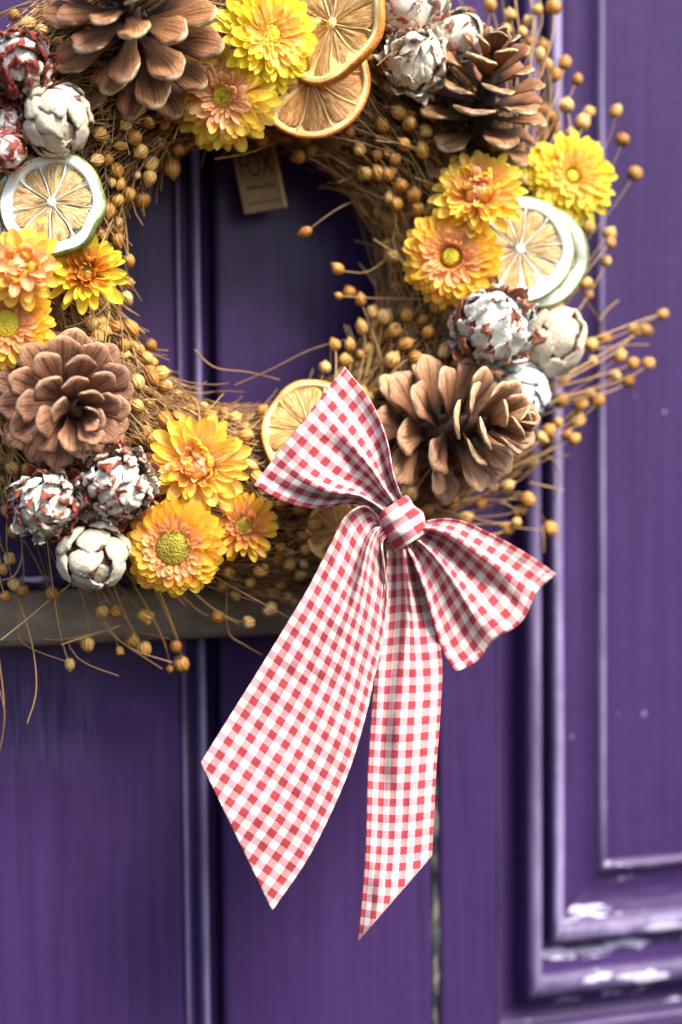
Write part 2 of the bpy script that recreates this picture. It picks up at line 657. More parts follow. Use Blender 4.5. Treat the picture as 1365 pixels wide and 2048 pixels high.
# weathered cross rail
v, f = box(XL - 0.55, XM - 6 * S, -0.020, -0.001, rail_zb, rail_zt, 0.004)
dpart('cross_rail', v, f, WORN)
v, f = box(XL - 0.55, XM - 8 * S, -0.012, -0.001, rail_zt + 0.001, rail_zt + 0.008, 0.003)
dpart('rail_fillet', v, f, PAINT_W)
# seam with crumbling filler
zs = np.linspace(ZB, ZT, 260)
v = []
for z in zs:
    j = mnoise.noise((z * 60, 0.3, 0)) * 0.0012
    j2 = mnoise.noise((z * 90, 4.3, 0)) * 0.0015
    v += [(XM - 4 * S - 0.0003, 0.006, z), (XM - 2 * S + j, 0.0005 + j2, z), (XM + 5 * S + j2 * 1.2, -0.0008 - j, z), (XM + 9 * S - 0.0003, 0.006, z)]
dpart('joint_filler', v, grid_faces(260, 4), PUTTY, True)
# right leaf
X0 = wx(1204, 1500)
Z0 = wz(1230, 1716)
XS = X0 - 238 * S
XR = X0 + 0.6
MZ = 1.5
v, f = box(XM + 9 * S, XS, -0.002, 0.04, ZB, ZT, 0.003)
dpart('stile', v, f, PAINT_V)
PROF = [(-2, -0.0045), (0, -0.0052), (5, -0.0068), (10, -0.0066), (14, -0.0040), (17, -0.0030), (84, 0.0055), (86, 0.0020), (90, -0.0012), (98, -0.0030), (107, -0.0028),
        (112, -0.0010), (114, 0.0060), (118, 0.0115), (138, 0.0120), (141, 0.0040), (145, -0.0040), (151, -0.0085), (160, -0.0108), (171, -0.0105), (181, -0.0072), (187, -0.0020),
        (190, 0.0035), (194, 0.0070), (226, 0.0075), (229, 0.0040), (232, 0.0005), (236, -0.0005)]


GLINT = {5: .6, 10: .6, 14: .2, 86: .4, 90: .7, 98: .9, 107: .9, 112: .6, 151: .25, 160: .5, 171: .3, 232: .2, 236: .3}  # strength of the painted highlight at each profile point
TINT = [GLINT.get(u, 0) for u, y in PROF]


def wob(z, k):
    return mnoise.noise((z * 18, k, 0.5)) * 0.0005


NS = 60
v = []
n = len(PROF)
for i in range(NS + 1):
    t = i / NS
    for q, (u, y) in enumerate(PROF):
        zb = Z0 - u * S * MZ
        z = zb + (ZT - zb) * t
        v.append((X0 - u * S + wob(z, q * .2), y + wob(z * 1.3, 9 + q * .2), z))
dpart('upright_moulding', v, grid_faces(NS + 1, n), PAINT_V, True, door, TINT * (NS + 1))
v = []
for i in range(NS + 1):
    t = i / NS
    for q, (u, y) in enumerate(PROF):
        xb = X0 - u * S
        x = xb + (XR - xb) * t
        v.append((x, y + wob(x * 1.3, 4 + q * .2), Z0 - u * S * MZ + wob(x, 20 + q * .2)))
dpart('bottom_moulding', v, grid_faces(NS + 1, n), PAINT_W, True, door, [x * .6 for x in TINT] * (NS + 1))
# field of the panel and bottom rail
dpart('panel_field', [(X0 + 1.5 * S, -0.0046, Z0 + 1.5 * S), (XR, -0.0046, Z0 + 1.5 * S), (XR, -0.0046, ZT), (X0 + 1.5 * S, -0.0046, ZT)], [(0, 1, 2, 3)], PAINT_V)
v, f = box(XS + 0.001, XR, -0.002, 0.04, ZB, Z0 - 238 * S * MZ, 0.003)
dpart('bottom_rail', v, f, PAINT_H)
# solid back so that no light comes through
v, f = box(XL - 0.6, XR + 0.05, 0.041, 0.055, ZB - 0.05, ZT + 0.05)
dpart('door_core', v, f, PAINT_V)

# ------------------------------------------------------------------ wreath ring
YC, RD = -0.043, 0.034
CTR = P(500, 547, YC)
s_ring = MPX(500, 560, YC)
RIN, ROUT = 276 * s_ring, 632 * s_ring
RM, RA = (RIN + ROUT) / 2, (ROUT - RIN) / 2

STEM_P, STEM_S = mat_stem('flax_stem', True), mat_stem('flax_straw', False)
CAP_P, CAP_S = mat_capsule('flax_capsule', True), mat_capsule('flax_capsule_mass', False)
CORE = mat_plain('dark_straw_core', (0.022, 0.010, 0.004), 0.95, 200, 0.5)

wreath = thing('flax_wreath', 'round wreath of brown dried flax stems and seed heads hanging on the purple door', 'wreath',
               Matrix.Translation(CTR))


def torus(phi, psi, lift=0.0):
    """point relative to the ring's centre; psi = pi/2 faces the viewer"""
    rr = RM + (RA + lift) * np.cos(psi)
    return np.stack([rr * np.cos(phi), -(RD + lift) * np.sin(psi), rr * np.sin(phi)], axis=-1)


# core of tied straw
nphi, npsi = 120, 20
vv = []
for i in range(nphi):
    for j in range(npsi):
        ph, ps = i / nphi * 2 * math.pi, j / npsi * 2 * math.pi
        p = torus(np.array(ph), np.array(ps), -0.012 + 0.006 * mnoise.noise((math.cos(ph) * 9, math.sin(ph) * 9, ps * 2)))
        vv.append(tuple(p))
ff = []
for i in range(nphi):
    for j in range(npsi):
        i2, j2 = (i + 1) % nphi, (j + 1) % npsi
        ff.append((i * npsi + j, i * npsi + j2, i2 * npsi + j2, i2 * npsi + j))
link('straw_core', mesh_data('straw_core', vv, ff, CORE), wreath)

# mass of straw wound round the ring, swirling anticlockwise
NSM, K = 4700, 10
phi0 = rng.uniform(0, 2 * np.pi, NSM)
psi0 = rng.uniform(-0.55, np.pi + 0.25, NSM)
dphi = rng.uniform(0.30, 0.95, NSM)
dpsi = rng.normal(0, 0.65, NSM)
fly = rng.random(NSM) < 0.17
tt = np.linspace(0, 1, K)
ph = phi0[:, None] + dphi[:, None] * tt
wig = rng.uniform(0.02, 0.16, NSM)[:, None]
ps = psi0[:, None] + dpsi[:, None] * tt + wig * np.sin(tt * rng.uniform(3, 9, NSM)[:, None] + phi0[:, None] * 9)
ph = ph + 0.02 * np.sin(tt * 8 + psi0[:, None] * 7)
lift0 = rng.uniform(-0.014, 0.003, NSM)
lift1 = np.where(fly, rng.uniform(0.003, 0.014, NSM), rng.uniform(-0.012, 0.005, NSM))
lf = lift0[:, None] + (lift1 - lift0)[:, None] * tt ** 2
pts = torus(ph, ps, lf)
rad = rng.uniform(0.00018, 0.00046, NSM)[:, None] * np.linspace(1.15, 0.7, K)[None]
# loose ends that stick out round the outer edge
NF = 210
fphi, fpsi = rng.uniform(0, 2 * np.pi, NF), rng.uniform(-0.2, 0.9, NF)
fl1 = rng.uniform(0.004, 0.034, NF)
fph = fphi[:, None] + rng.uniform(0.25, 0.6, NF)[:, None] * tt + 0.03 * np.sin(tt * rng.uniform(2, 7, NF)[:, None] + fpsi[:, None] * 5)
fps = fpsi[:, None] + rng.normal(0, 0.35, NF)[:, None] * tt ** 2
fpt = torus(fph, fps, -0.010 + (fl1 + 0.010)[:, None] * tt ** 1.6)
pts = np.concatenate([pts, fpt])
rad = np.concatenate([rad, rng.uniform(0.00022, 0.00040, NF)[:, None] * np.linspace(1.15, 0.6, K)[None]])
NSM += NF
sv, sf, per = tubes(pts, rad, 5)
tint = np.repeat(np.clip(rng.normal(0.50, 0.31, NSM), 0, 1), per)
o = link('straw_bundle', mesh_data('straw_bundle', sv, sf, STEM_S, True, None, tint), wreath)
o['kind'] = 'stuff'


def sm0(a, b, x):
    t = min(1, max(0, (x - a) / (b - a)))
    return t * t * (3 - 2 * t)


def capsule_geo(seg, rings, seed=0):
    """flax seed head: globe of five carpels, pointed tip at +Z, calyx at the base, radius 1"""
    v, uv = [], []
    prof = []
    for i in range(rings + 1):
        t = i / rings
        th = math.pi * t
        r = math.sin(th) ** 0.9 if 0 < t < 1 else 0.0
        z = -math.cos(th)
        if t > 0.82:
            z += ((t - 0.82) / 0.18) ** 1.6 * 0.42
        prof.append((max(r, 0.03), z, t))
    for (r, z, t) in prof:
        for j in range(seg + 1):
            a = j / seg * 2 * math.pi
            rr = r * (1 + 0.035 * math.cos(5 * a))
            v.append((rr * math.cos(a), rr * math.sin(a), z))
            uv.append((j / seg, t))
    f = grid_faces(rings + 1, seg + 1)
    return v, f, uv


cv, cf, cuv = capsule_geo(14, 9)
# pointed calyx leaves round the base
for q in range(5):
    a = q / 5 * 2 * math.pi
    b0 = len(cv)
    for (da, rr, z) in ((-0.35, 0.42, -0.93), (0.35, 0.42, -0.93), (0.0, 1.03, -0.22)):
        cv.append((rr * math.cos(a + da), rr * math.sin(a + da), z - 0.03))
        cuv.append((0.5, 0.05))
    cf.append((b0, b0 + 1, b0 + 2))
CAPSULES = [mesh_data('seed_capsule', cv, cf, CAP_P, True, cuv)]
cv2 = [(x * (1.0 + 0.06 * math.sin(3 * math.atan2(y, x))), y * 1.05, z * 0.94) for x, y, z in cv]
CAPSULES.append(mesh_data('seed_capsule', cv2, cf, CAP_P, True, cuv))

cv3 = []
for x, y, z in cv:
    a = math.atan2(y, x)
    k_ = sm0(.45, 1.0, z)
    cv3.append((x * (1 + k_ * (.35 + .5 * math.cos(5 * a))) * .95, y * (1 + k_ * (.35 + .5 * math.cos(5 * a))) * .95, z if z < 1.0 else 1.0 - (z - 1.0)))
CAPSULES.append(mesh_data('seed_capsule', cv3, cf, CAP_P, True, cuv))
CAPSULES.append(mesh_data('seed_capsule', [(x * (.92 + .08 * math.sin(z * 3)), y * .98, z * 1.06 + .05 * x) for x, y, z in cv], cf, CAP_P, True, cuv))

HAND = [  # px, py, radius px
    (200, 268, 18), (270, 277, 16), (243, 292, 13), (282, 303, 17), (303, 327, 17), (300, 355, 16), (345, 335, 18), (285, 400, 18), (258, 388, 15), (235, 400, 15),
    (240, 367, 14), (62, 323, 16), (135, 312, 17), (275, 350, 9), (195, 320, 15), (252, 250, 14), (100, 25, 15), (30, 30, 14), (330, 250, 14), (300, 245, 13), (360, 300, 13),
    (236, 480, 15), (235, 445, 14), (238, 455, 12), (258, 520, 13), (255, 565, 15), (253, 595, 14), (262, 655, 18), (278, 700, 16), (302, 690, 15), (295, 715, 13), (183, 646, 16), (195, 672, 15),
    (275, 763, 16), (305, 755, 17), (335, 770, 12), (275, 812, 16), (330, 838, 19), (308, 880, 18), (355, 832, 14), (370, 855, 13), (492, 872, 18), (300, 740, 13), (250, 690, 14), (500, 930, 14), (515, 955, 15), (450, 830, 12),
    (598, 313, 18), (625, 300, 16), (765, 250, 16), (820, 247, 16), (798, 225, 15), (720, 300, 15), (790, 318, 14), (735, 347, 15), (758, 347, 16), (776, 350, 15), (802, 372, 17), (828, 392, 18),
    (780, 397, 15), (836, 420, 16), (793, 408, 16), (846, 302, 17), (852, 262, 14), (870, 232, 13), (810, 290, 15), (755, 310, 13), (700, 265, 12), (525, 278, 17), (612, 464, 15), (676, 538, 14), (700, 585, 16), (678, 592, 8), (722, 600, 14),
    (746, 625, 15), (770, 634, 18), (725, 655, 14), (752, 655, 13), (790, 660, 17), (746, 672, 10), (814, 630, 17), (876, 610, 18), (856, 664, 16), (812, 688, 15), (785, 719, 18), (832, 715, 16), (890, 702, 17), (670, 690, 14), (690, 720, 14), (650, 735, 13), (715, 745, 14), (845, 640, 13),
    (1107, 15, 18), (1088, 95, 18), (1058, 45, 15), (1020, 30, 15), (980, 10, 15), (1130, 125, 15), (1155, 160, 14), (1133, 212, 17), (1112, 150, 15), (1093, 130, 14), (1165, 246, 18), (1178, 225, 15), (1232, 223, 14), (1245, 280, 17), (1270, 348, 17),
    (1085, 222, 14), (1106, 235, 15), (1086, 268, 16), (1110, 255, 14), (1140, 270, 15), (1060, 85, 15), (1045, 65, 13), (1012, 60, 13), (1075, 20, 13), (1030, 345, 14), (1045, 360, 12), (1080, 110, 14),
    (1176, 455, 16), (1219, 468, 16), (1222, 485, 12), (1212, 523, 13), (1172, 568, 16), (1178, 590, 10), (1325, 629, 15), (1268, 660, 16), (1292, 661, 16), (1182, 690, 17), (1210, 677, 14), (1238, 712, 18), (1266, 727, 16), (1297, 727, 15), (1229, 752, 15), (1256, 761, 17), (1185, 722, 14),
    (1122, 801, 17), (1160, 808, 16), (1196, 801, 17), (1178, 786, 13), (1152, 840, 20), (1148, 878, 16), (1133, 870, 12), (1097, 862, 16), (1082, 875, 17), (1062, 922, 16), (1045, 905, 12), (1015, 972, 15), (1055, 1000, 17), (1040, 1020, 13), (1014, 1058, 15), (1033, 1044, 11), (1100, 1058, 18), (930, 1036, 14),
    (905, 1010, 16), (852, 1020, 17), (985, 975, 14), (822, 990, 16), (960, 1005, 14), (1115, 845, 13), (1128, 760, 14), (1140, 735, 14), (1118, 615, 14),
    (25, 935, 17), (28, 1062, 17), (20, 1117, 16), (5, 1138, 13), (28, 1168, 14), (10, 1192, 12), (45, 1180, 15), (105, 1187, 17), (230, 1222, 15), (290, 1233, 18), (205, 1222, 14), (175, 1287, 17), (265, 1282, 16), (288, 1297, 18), (352, 1292, 15), (363, 1328, 17), (240, 1302, 10), (340, 1338, 9), (140, 1328, 14),
    (435, 1233, 17), (443, 1170, 16), (497, 1245, 15), (520, 1142, 16), (546, 1186, 15), (540, 1218, 17), (500, 1165, 12), (560, 1170, 13), (572, 1195, 15), (590, 1205, 12), (612, 1098, 14), (520, 1108, 14), (455, 1145, 12), (628, 1050, 16), (605, 1072, 14), (578, 1130, 14), (150, 945, 13), (545, 1050, 14), (560, 1095, 13), (600, 1150, 14), (470, 1190, 13),
    (15, 700, 13), (30, 870, 14), (12, 1020, 14), (8, 960, 12), (340, 905, 12), (590, 985, 14), (560, 1010, 14), (600, 1020, 13), (740, 700, 14), (760, 680, 13), (700, 690, 13),
]


def ring_depth(px, py):
    """depth of the ring's front surface behind a pixel (or its middle when outside the ring)"""
    Y = YC - RD
    for _ in range(4):
        q = P(px, py, Y) - CTR
        rho = math.hypot(q.x, q.z)
        a = (rho - RM) / RA
        if abs(a) < 1:
            Y = YC - RD * math.sqrt(1 - a * a)
        else:
            Y = YC - 0.004
            break
    return Y, a


stem_parts, cap_list = [], []
rr = random.Random(3)
for (px, py, r) in HAND:
    Y, a = ring_depth(px, py)
    Y -= (0.006 if abs(a) < 1 else rr.uniform(0.0, 0.016))
    tip = P(px, py, Y) - CTR
    rad_m = r * MPX(px, py, Y) * rr.uniform(.84, .98)
    rho, phi = math.hypot(tip.x, tip.z), math.atan2(tip.z, tip.x)
    over = max(0.0, rho - ROUT)
    back = rr.uniform(0.28, 0.6) + over * 1.2
    root_rho = RM + RA * max(-0.75, min(0.75, a + rr.uniform(-0.35, 0.15))) - over * 0.3
    root_psi = math.acos(max(-0.9, min(0.9, (root_rho - RM) / RA)))
    root = Vector(torus(np.array(phi - back), np.array(root_psi), -0.012))
    midp = Vector(torus(np.array(phi - back * 0.45), np.array(root_psi * 0.6 + 0.4 * math.acos(max(-1, min(1, a)))), 0.002 + over * 0.3))
    mid2 = tip * 0.72 + midp * 0.28
    mid2 += Vector((rr.uniform(-1, 1), rr.uniform(-1, 1), rr.uniform(-1, 1))) * (0.0035 if over <= 0 else 0.009)
    path = []
    for q in range(11):
        t = q / 10
        path.append(root * (1 - t) ** 3 + midp * 3 * t * (1 - t) ** 2 + mid2 * 3 * t * t * (1 - t) + tip * t ** 3)
    if (px, py) not in ((612, 464), (676, 538), (678, 592)):
        stem_parts.append((path, rr.uniform(0.00032, 0.00050)))
    d = (path[-1] - path[-3]).normalized()
    d = (d + Vector((rr.uniform(-.35, .35), rr.uniform(-.5, .2), rr.uniform(-.35, .35)))).normalized()
    cap_list.append((tip, d, rad_m))

# seed heads standing all over the ring
cand = []
for i in range(330):
    phi = rr.uniform(0, 2 * math.pi)
    psi = rr.uniform(-0.35, math.pi - 0.25)
    lift = rr.uniform(-0.005, 0.005)
    p = Vector(torus(np.array(phi), np.array(psi), lift))
    tang = Vector((-math.sin(phi), 0, math.cos(phi)))
    nrm = Vector((math.cos(psi) * math.cos(phi), -math.sin(psi), math.cos(psi) * math.sin(phi)))
    d = (tang * rr.uniform(0.4, 1) + nrm * rr.uniform(0.1, 0.7) + Vector((rr.uniform(-.4, .4), rr.uniform(-.4, .4), rr.uniform(-.4, .4)))).normalized()
    cand.append((p, d, rr.uniform(0.0023, 0.0040)))
n_extra = 290 - len(cap_list)
vis = [c for c in cand if c[0].y < -0.015][:n_extra]
rest = [c for c in cand if c not in vis]
cap_list += vis
for i, (p, d, r) in enumerate(cap_list):
    mw = Matrix.Translation(p) @ d.to_track_quat('Z', 'Y').to_matrix().to_4x4() @ Matrix.Rotation(rr.uniform(0, 6.28), 4, 'Z') @ Matrix.Diagonal((r * rr.uniform(.88, 1.03), r * rr.uniform(.88, 1.03), r * rr.uniform(0.92, 1.12), 1))
    link('seed_capsule', CAPSULES[(0, 1, 3, 0, 2, 1, 3)[i % 7]], wreath, mw)
# the rest of them as one mass
bv, bf, buv = capsule_geo(10, 6)
bv = np.array(bv)
V, FF, UVv, TT = [], [], [], []
for (p, d, r) in rest:
    m3 = np.array((d.to_track_quat('Z', 'Y').to_matrix() @ Matrix.Rotation(rr.uniform(0, 6.28), 3, 'Z')))
    off = len(V)
    V += (bv @ m3.T * r + np.array(p)).tolist()
    FF += [tuple(off + i for i in f) for f in bf]
    UVv += buv
    TT += [rr.random()] * len(bv)
o = link('seed_capsule_mass', mesh_data('seed_capsule_mass', V, FF, CAP_S, True, UVv, TT), wreath)
o['kind'] = 'stuff'

# loose stems that stand out singly: (px,py,depth offset) polylines
LOOSE = [
    [(190, 1085, 0), (160, 1150, 6), (100, 1200, 10), (40, 1250, 14), (2, 1280, 16)],
    [(40, 1040, 0), (45, 1110, 10), (30, 1150, 12), (5, 1160, 14)],
    [(45, 1150, 6), (40, 1220, 10), (44, 1285, 14), (138, 1325, 16)],
    [(38, 1200, 6), (65, 1290, 12), (73, 1380, 14), (55, 1446, 14)],
    [(50, 1080, 4), (110, 1200, 8), (150, 1310, 12), (238, 1352, 14)],
    [(130, 1120, 4), (180, 1220, 10), (230, 1275, 14), (325, 1338, 16)],
    [(140, 1130, 4), (190, 1215, 10), (250, 1290, 14), (345, 1325, 16)],
    [(120, 1110, 2), (170, 1190, 9), (240, 1250, 12), (340, 1278, 14)],
    [(240, 1250, 8), (213, 1262, 12), (150, 1280, 14), (122, 1290, 15)],
    [(85, 1278, 10), (120, 1280, 12), (165, 1272, 14), (210, 1262, 15)],
    [(0, 1380, 8), (10, 1430, 12), (4, 1480, 14), (-4, 1515, 14)],
    [(-4, 1300, 6), (8, 1400, 10), (6, 1470, 12), (-2, 1500, 12)],
    [(455, 1160, 6), (456, 1260, 12), (490, 1290, 14), (525, 1310, 14)],
    [(390, 700, -2), (430, 735, 4), (500, 745, 4), (560, 760, 0)],
    [(470, 770, 2), (540, 740, 4), (620, 700, 4), (690, 680, 0)],
    [(735, 395, 0), (690, 410, 6), (650, 435, 8), (615, 462, 8)],
    [(800, 480, 0), (770, 520, 6), (730, 545, 8), (676, 540, 8)],
    [(905, 600, 10), (820, 598, 14), (740, 596, 12), (680, 592, 8)],
    [(240, 400, 10), (252, 450, 12), (256, 500, 12), (258, 520, 12)],
    [(215, 620, 12), (225, 560, 12), (242, 640, 14), (250, 760, 12)],
    [(130, 655, 14), (165, 645, 20), (205, 620, 18), (230, 580, 12)],
    [(1130, 560, 0), (1170, 600, 6), (1200, 640, 8), (1212, 655, 8)],
    [(1200, 640, 4), (1215, 620, 6), (1238, 600, 8)],
    [(1120, 700, 0), (1180, 690, 6), (1240, 670, 8), (1300, 640, 10), (1322, 630, 10)],
    [(1110, 720, 0), (1180, 700, 6), (1260, 690, 8), (1300, 690, 8)],
    [(960, 1000, 4), (1040, 940, 10), (1100, 900, 12), (1140, 865, 12)],
    [(950, 1010, 4), (1040, 960, 10), (1090, 920, 12), (1140, 910, 12)],
    [(1050, 905, 4), (1100, 915, 12), (1118, 950, 14), (1112, 1000, 14)],
    [(1060, 965, 4), (1090, 972, 10), (1130, 980, 12)],
    [(980, 1000, 4), (1040, 985, 10), (1075, 1020, 12), (1095, 1050, 12)],
    [(960, 1020, 4), (1000, 1005, 10), (1030, 1020, 12), (1035, 1040, 12)],
    [(1085, 1050, 8), (1088, 1080, 10), (1088, 1105, 10)],
    [(700, 220, 10), (745, 265, 14), (780, 300, 14), (830, 330, 10)],
    [(690, 250, 10), (760, 275, 14), (830, 300, 12), (860, 330, 8)],
    [(720, 160, 10), (750, 215, 14), (785, 260, 14), (815, 310, 8)],
    [(640, 270, 8), (720, 285, 12), (800, 310, 10)],
    [(430, 318, 4), (500, 305, 8), (560, 280, 10)],
    [(1005, 0, 6), (1010, 50, 8), (1000, 100, 6)], [(1030, -10, 6), (1040, 60, 8), (1060, 110, 4)], [(1060, -10, 6), (1070, 60, 8), (1062, 130, 4)],
    [(985, -10, 6), (975, 60, 8), (965, 110, 4)], [(1080, 0, 6), (1083, 50, 8), (1050, 130, 4)],
]


def cat(ptsl, n=14):
    p = [ptsl[0]] + list(ptsl) + [ptsl[-1]]
    res = []
    segs = len(ptsl) - 1
    for q in range(n):
        t = q / (n - 1) * segs
        i = min(int(t), segs - 1)
        u = t - i
        p0, p1, p2, p3 = p[i], p[i + 1], p[i + 2], p[i + 3]
        res.append(0.5 * ((2 * p1) + (p2 - p0) * u + (2 * p0 - 5 * p1 + 4 * p2 - p3) * u * u + (3 * p1 - p0 - 3 * p2 + p3) * u ** 3))
    return res


for poly in LOOSE:
    pts_ = []
    for (px, py, dz) in poly:
        Y, a = ring_depth(px, py)
        Y = min(Y, YC - 0.012) - dz * 0.0007 if abs(a) < 1 else YC - 0.008 - dz * 0.0007
        pts_.append(P(px, py, Y) - CTR)
    stem_parts.append((cat(pts_, 14), rr.uniform(0.00030, 0.00050)))
for path, r in stem_parts:
    arr = np.array([[tuple(p) for p in path]])
    kk = arr.shape[1]
    v, f, _ = tubes(arr, np.linspace(1.15, 0.75, kk)[None] * r, 6)
    link('stem', mesh_data('stem', v, f, STEM_P), wreath)

# ------------------------------------------------------------------ strawflowers
S_ = [0, .16, .34, .52, .70, .84, .94, 1.0]
W_ = [.46, .66, .86, .98, 1.0, .86, .56, .06]


def petal_mesh(L, W, e0, curl, cup, mat, point=1.0, twist=0.0):
    """petal grows from the origin outwards along +X, rising by e0 and bending up by curl"""
    v, uv = [], []
    x = z = 0.0
    ps = 0.0
    for s, wd in zip(S_, W_):
        th = e0 + curl * s
        ds = (s - ps) * L
        x += math.cos(th) * ds
        z += math.sin(th) * ds
        ps = s
        if point < 1 and s > 0.8:
            wd = wd + (1 - point) * (0.9 - wd) * (1 - s) / 0.2 * 1.4
        nx, nz = -math.sin(th), math.cos(th)
        for q in range(5):
            a = (q - 2) / 2
            h = cup * W * wd * (a * a) + 0.02 * W * math.cos(a * 9)
            yy = a * W * 0.5 * wd
            v.append((x + nx * h, yy + twist * s * W, z + nz * h))
            uv.append((q / 4, s))
    return mesh_data('petal', v, grid_faces(len(S_), 5), mat, True, uv)


def rough_dome(R, H, nr, ns, bump, seed):
    v = [(0, 0, H)]
    for i in range(1, nr + 1):
        t = i / nr
        for j in range(ns):
            a = (j + 0.5 * (i % 2)) / ns * 2 * math.pi
            q = bump * mnoise.noise((math.cos(a) * t * 9 + seed, math.sin(a) * t * 9, seed * 1.7))
            q += bump * 0.7 * (1 if (i + j) % 2 else -1)
            rr_ = R * t
            v.append((rr_ * math.cos(a), rr_ * math.sin(a), H * math.sqrt(max(0, 1 - t * t)) + q))
    f = [(0, 1 + j, 1 + (j + 1) % ns) for j in range(ns)]
    for i in range(nr - 1):
        for j in range(ns):
            j2 = (j + 1) % ns
            f.append((1 + i * ns + j, 1 + (i + 1) * ns + j, 1 + (i + 1) * ns + j2, 1 + i * ns + j2))
    return v, f


D = math.radians
# rows: count, root radius, length, width, rise, curl, cup
ROWS = {
    'open': [(28, .20, .82, .27, -8, 4, .12), (28, .20, .78, .26, -3, 5, .13), (28, .21, .71, .25, 1, 5, .14), (26, .22, .63, .23, 5, 6, .14), (26, .23, .54, .20, 9, 8, .15),
             (26, .24, .43, .17, 14, 12, .17), (24, .25, .31, .13, 22, 20, .2), (22, .25, .18, .09, 38, 34, .2)],
    'shaggy': [(30, .16, .86, .24, -9, 2, .12), (30, .16, .82, .23, -4, 5, .13), (30, .16, .75, .22, 0, 6, .14), (28, .16, .67, .20, 4, 6, .15), (26, .17, .57, .18, 8, 9, .16),
               (24, .17, .46, .155, 14, 13, .18), (22, .18, .33, .12, 22, 20, .2), (16, .18, .19, .085, 38, 30, .2)],
    'star': [(15, .20, .82, .27, -4, 6, .24), (15, .20, .74, .25, 8, 6, .26), (16, .2, .62, .22, 20, 10, .28), (18, .2, .48, .17, 34, 22, .3), (18, .2, .36, .13, 48, 40, .3), (14, .16, .26, .10, 64, 50, .3)],
    'bud': [(16, .22, .84, .28, -4, 8, .22), (17, .23, .76, .27, 8, 10, .24), (18, .25, .64, .24, 20, 16, .26), (19, .28, .52, .21, 36, 36, .28), (19, .30, .44, .19, 52, 62, .3), (16, .26, .43, .18, 62, 80, .3),
            (12, .19, .40, .17, 70, 90, .32), (9, .11, .33, .15, 76, 90, .34)],
    'ball': [(13, .26, .74, .34, 0, 10, .2), (13, .28, .66, .32, 12, 12, .22), (13, .31, .54, .30, 28, 30, .26), (12, .34, .48, .30, 46, 70, .3), (10, .31, .55, .32, 60, 90, .3), (8, .23, .53, .32, 67, 97, .32), (6, .13, .43, .28, 72, 96, .34)],
}


def flower(label, px, py, Y, rpx, axis, style, mats, disc=None, squash=1.0, seed=1, discr=None, jit=1.45):
    rnd = random.Random(seed)
    loc = P(px, py, Y)
    R = rpx * MPX(px, py, Y)
    t = thing('strawflower', label, 'flower', frame(loc, axis, rnd.uniform(0, 6.28)), 'dried strawflowers on the wreath')
    v, f = rough_dome(R * 0.34, R * 0.05, 3, 14, R * .005, seed)
    v = [(x, y, -z - R * .02) for x, y, z in v]
    link('flower_base', mesh_data('flower_base', v, [tuple(reversed(q)) for q in f], mats[0]), t)
    for ri, (n, r0, L, W, e0, curl, cup) in enumerate(ROWS[style]):
        if discr and discr * .94 > r0:
            L = max(.15, L - (discr * .94 - r0))
            r0 = discr * .94
        mt = mats[0] if ri < len(ROWS[style]) - 3 else mats[1]
        ms = [petal_mesh(L * R * k, W * R, D(e0), D(curl * kk), cup, mt, rnd.uniform(.75, 1.0), tw) for k, kk, tw in ((1, 1, .1), (.90, 2.2, -.2), (1.04, -.6, 0.05), (.97, 1.5, .22), (1.0, .2, -.1))]
        ph0 = rnd.uniform(0, 6.28)
        for q in range(n):
            a = ph0 + (q + rnd.uniform(-.28, .28) * jit) / n * 2 * math.pi
            k = rnd.uniform(.9, 1.07)
            h = R * (-0.02 + 0.022 * ri)
            mw = Matrix.Rotation(a, 4, 'Z') @ Matrix.Translation((r0 * R, 0, h + rnd.uniform(-.008, .008) * R)) @ Matrix.Rotation(-D(rnd.gauss(0, 3.2) * jit), 4, 'Y') @ Matrix.Rotation(D(rnd.gauss(0, 7) * jit), 4, 'X') @ Matrix.Rotation(D(rnd.gauss(0, 4) * jit), 4, 'Z') @ Matrix.Scale(k, 4)
            link('petal', ms[rnd.randrange(5)], t, mw @ Matrix.Diagonal((1, rnd.uniform(.72, 1.12), 1, 1)))
    if disc:
        dr = discr or (0.26 if style == 'open' else 0.2)
        v, f = rough_dome(R * dr, R * dr * .38, 9, 40, R * .006, seed)
        v = [(x, y, z + R * .085) for x, y, z in v]
        link('flower_disc', mesh_data('flower_disc', v, f, disc), t)
    return t


PM_YEL = [mat_petal('petal_yellow', (0.90, 0.60, 0.07), (0.93, 0.70, 0.08), (0.94, 0.80, 0.06)), mat_petal('petal_yellow_inner', (0.91, 0.56, 0.10), (0.93, 0.68, 0.17), (0.94, 0.76, 0.20))]
PM_ORA = [mat_petal('petal_orange', (0.91, 0.40, 0.06), (0.93, 0.49, 0.09), (0.94, 0.63, 0.05)), mat_petal('petal_orange_inner', (0.91, 0.42, 0.13), (0.93, 0.53, 0.23), (0.94, 0.60, 0.24))]
PM_PEA = [mat_petal('petal_peach', (0.92, 0.53, 0.12), (0.94, 0.61, 0.17), (0.95, 0.73, 0.09)), mat_petal('petal_peach_inner', (0.91, 0.45, 0.18), (0.94, 0.57, 0.30), (0.95, 0.63, 0.33))]
PM_RUS = [PM_YEL[0], mat_petal('petal_rust_inner', (0.46, 0.13, 0.01), (0.72, 0.29, 0.03), (0.84, 0.45, 0.10))]
DISC_OL = mat_disc('disc_olive', (0.22, 0.17, 0.015), (0.38, 0.29, 0.02))
DISC_YE = mat_disc('disc_yellow', (0.58, 0.42, 0.02), (0.66, 0.55, 0.03))

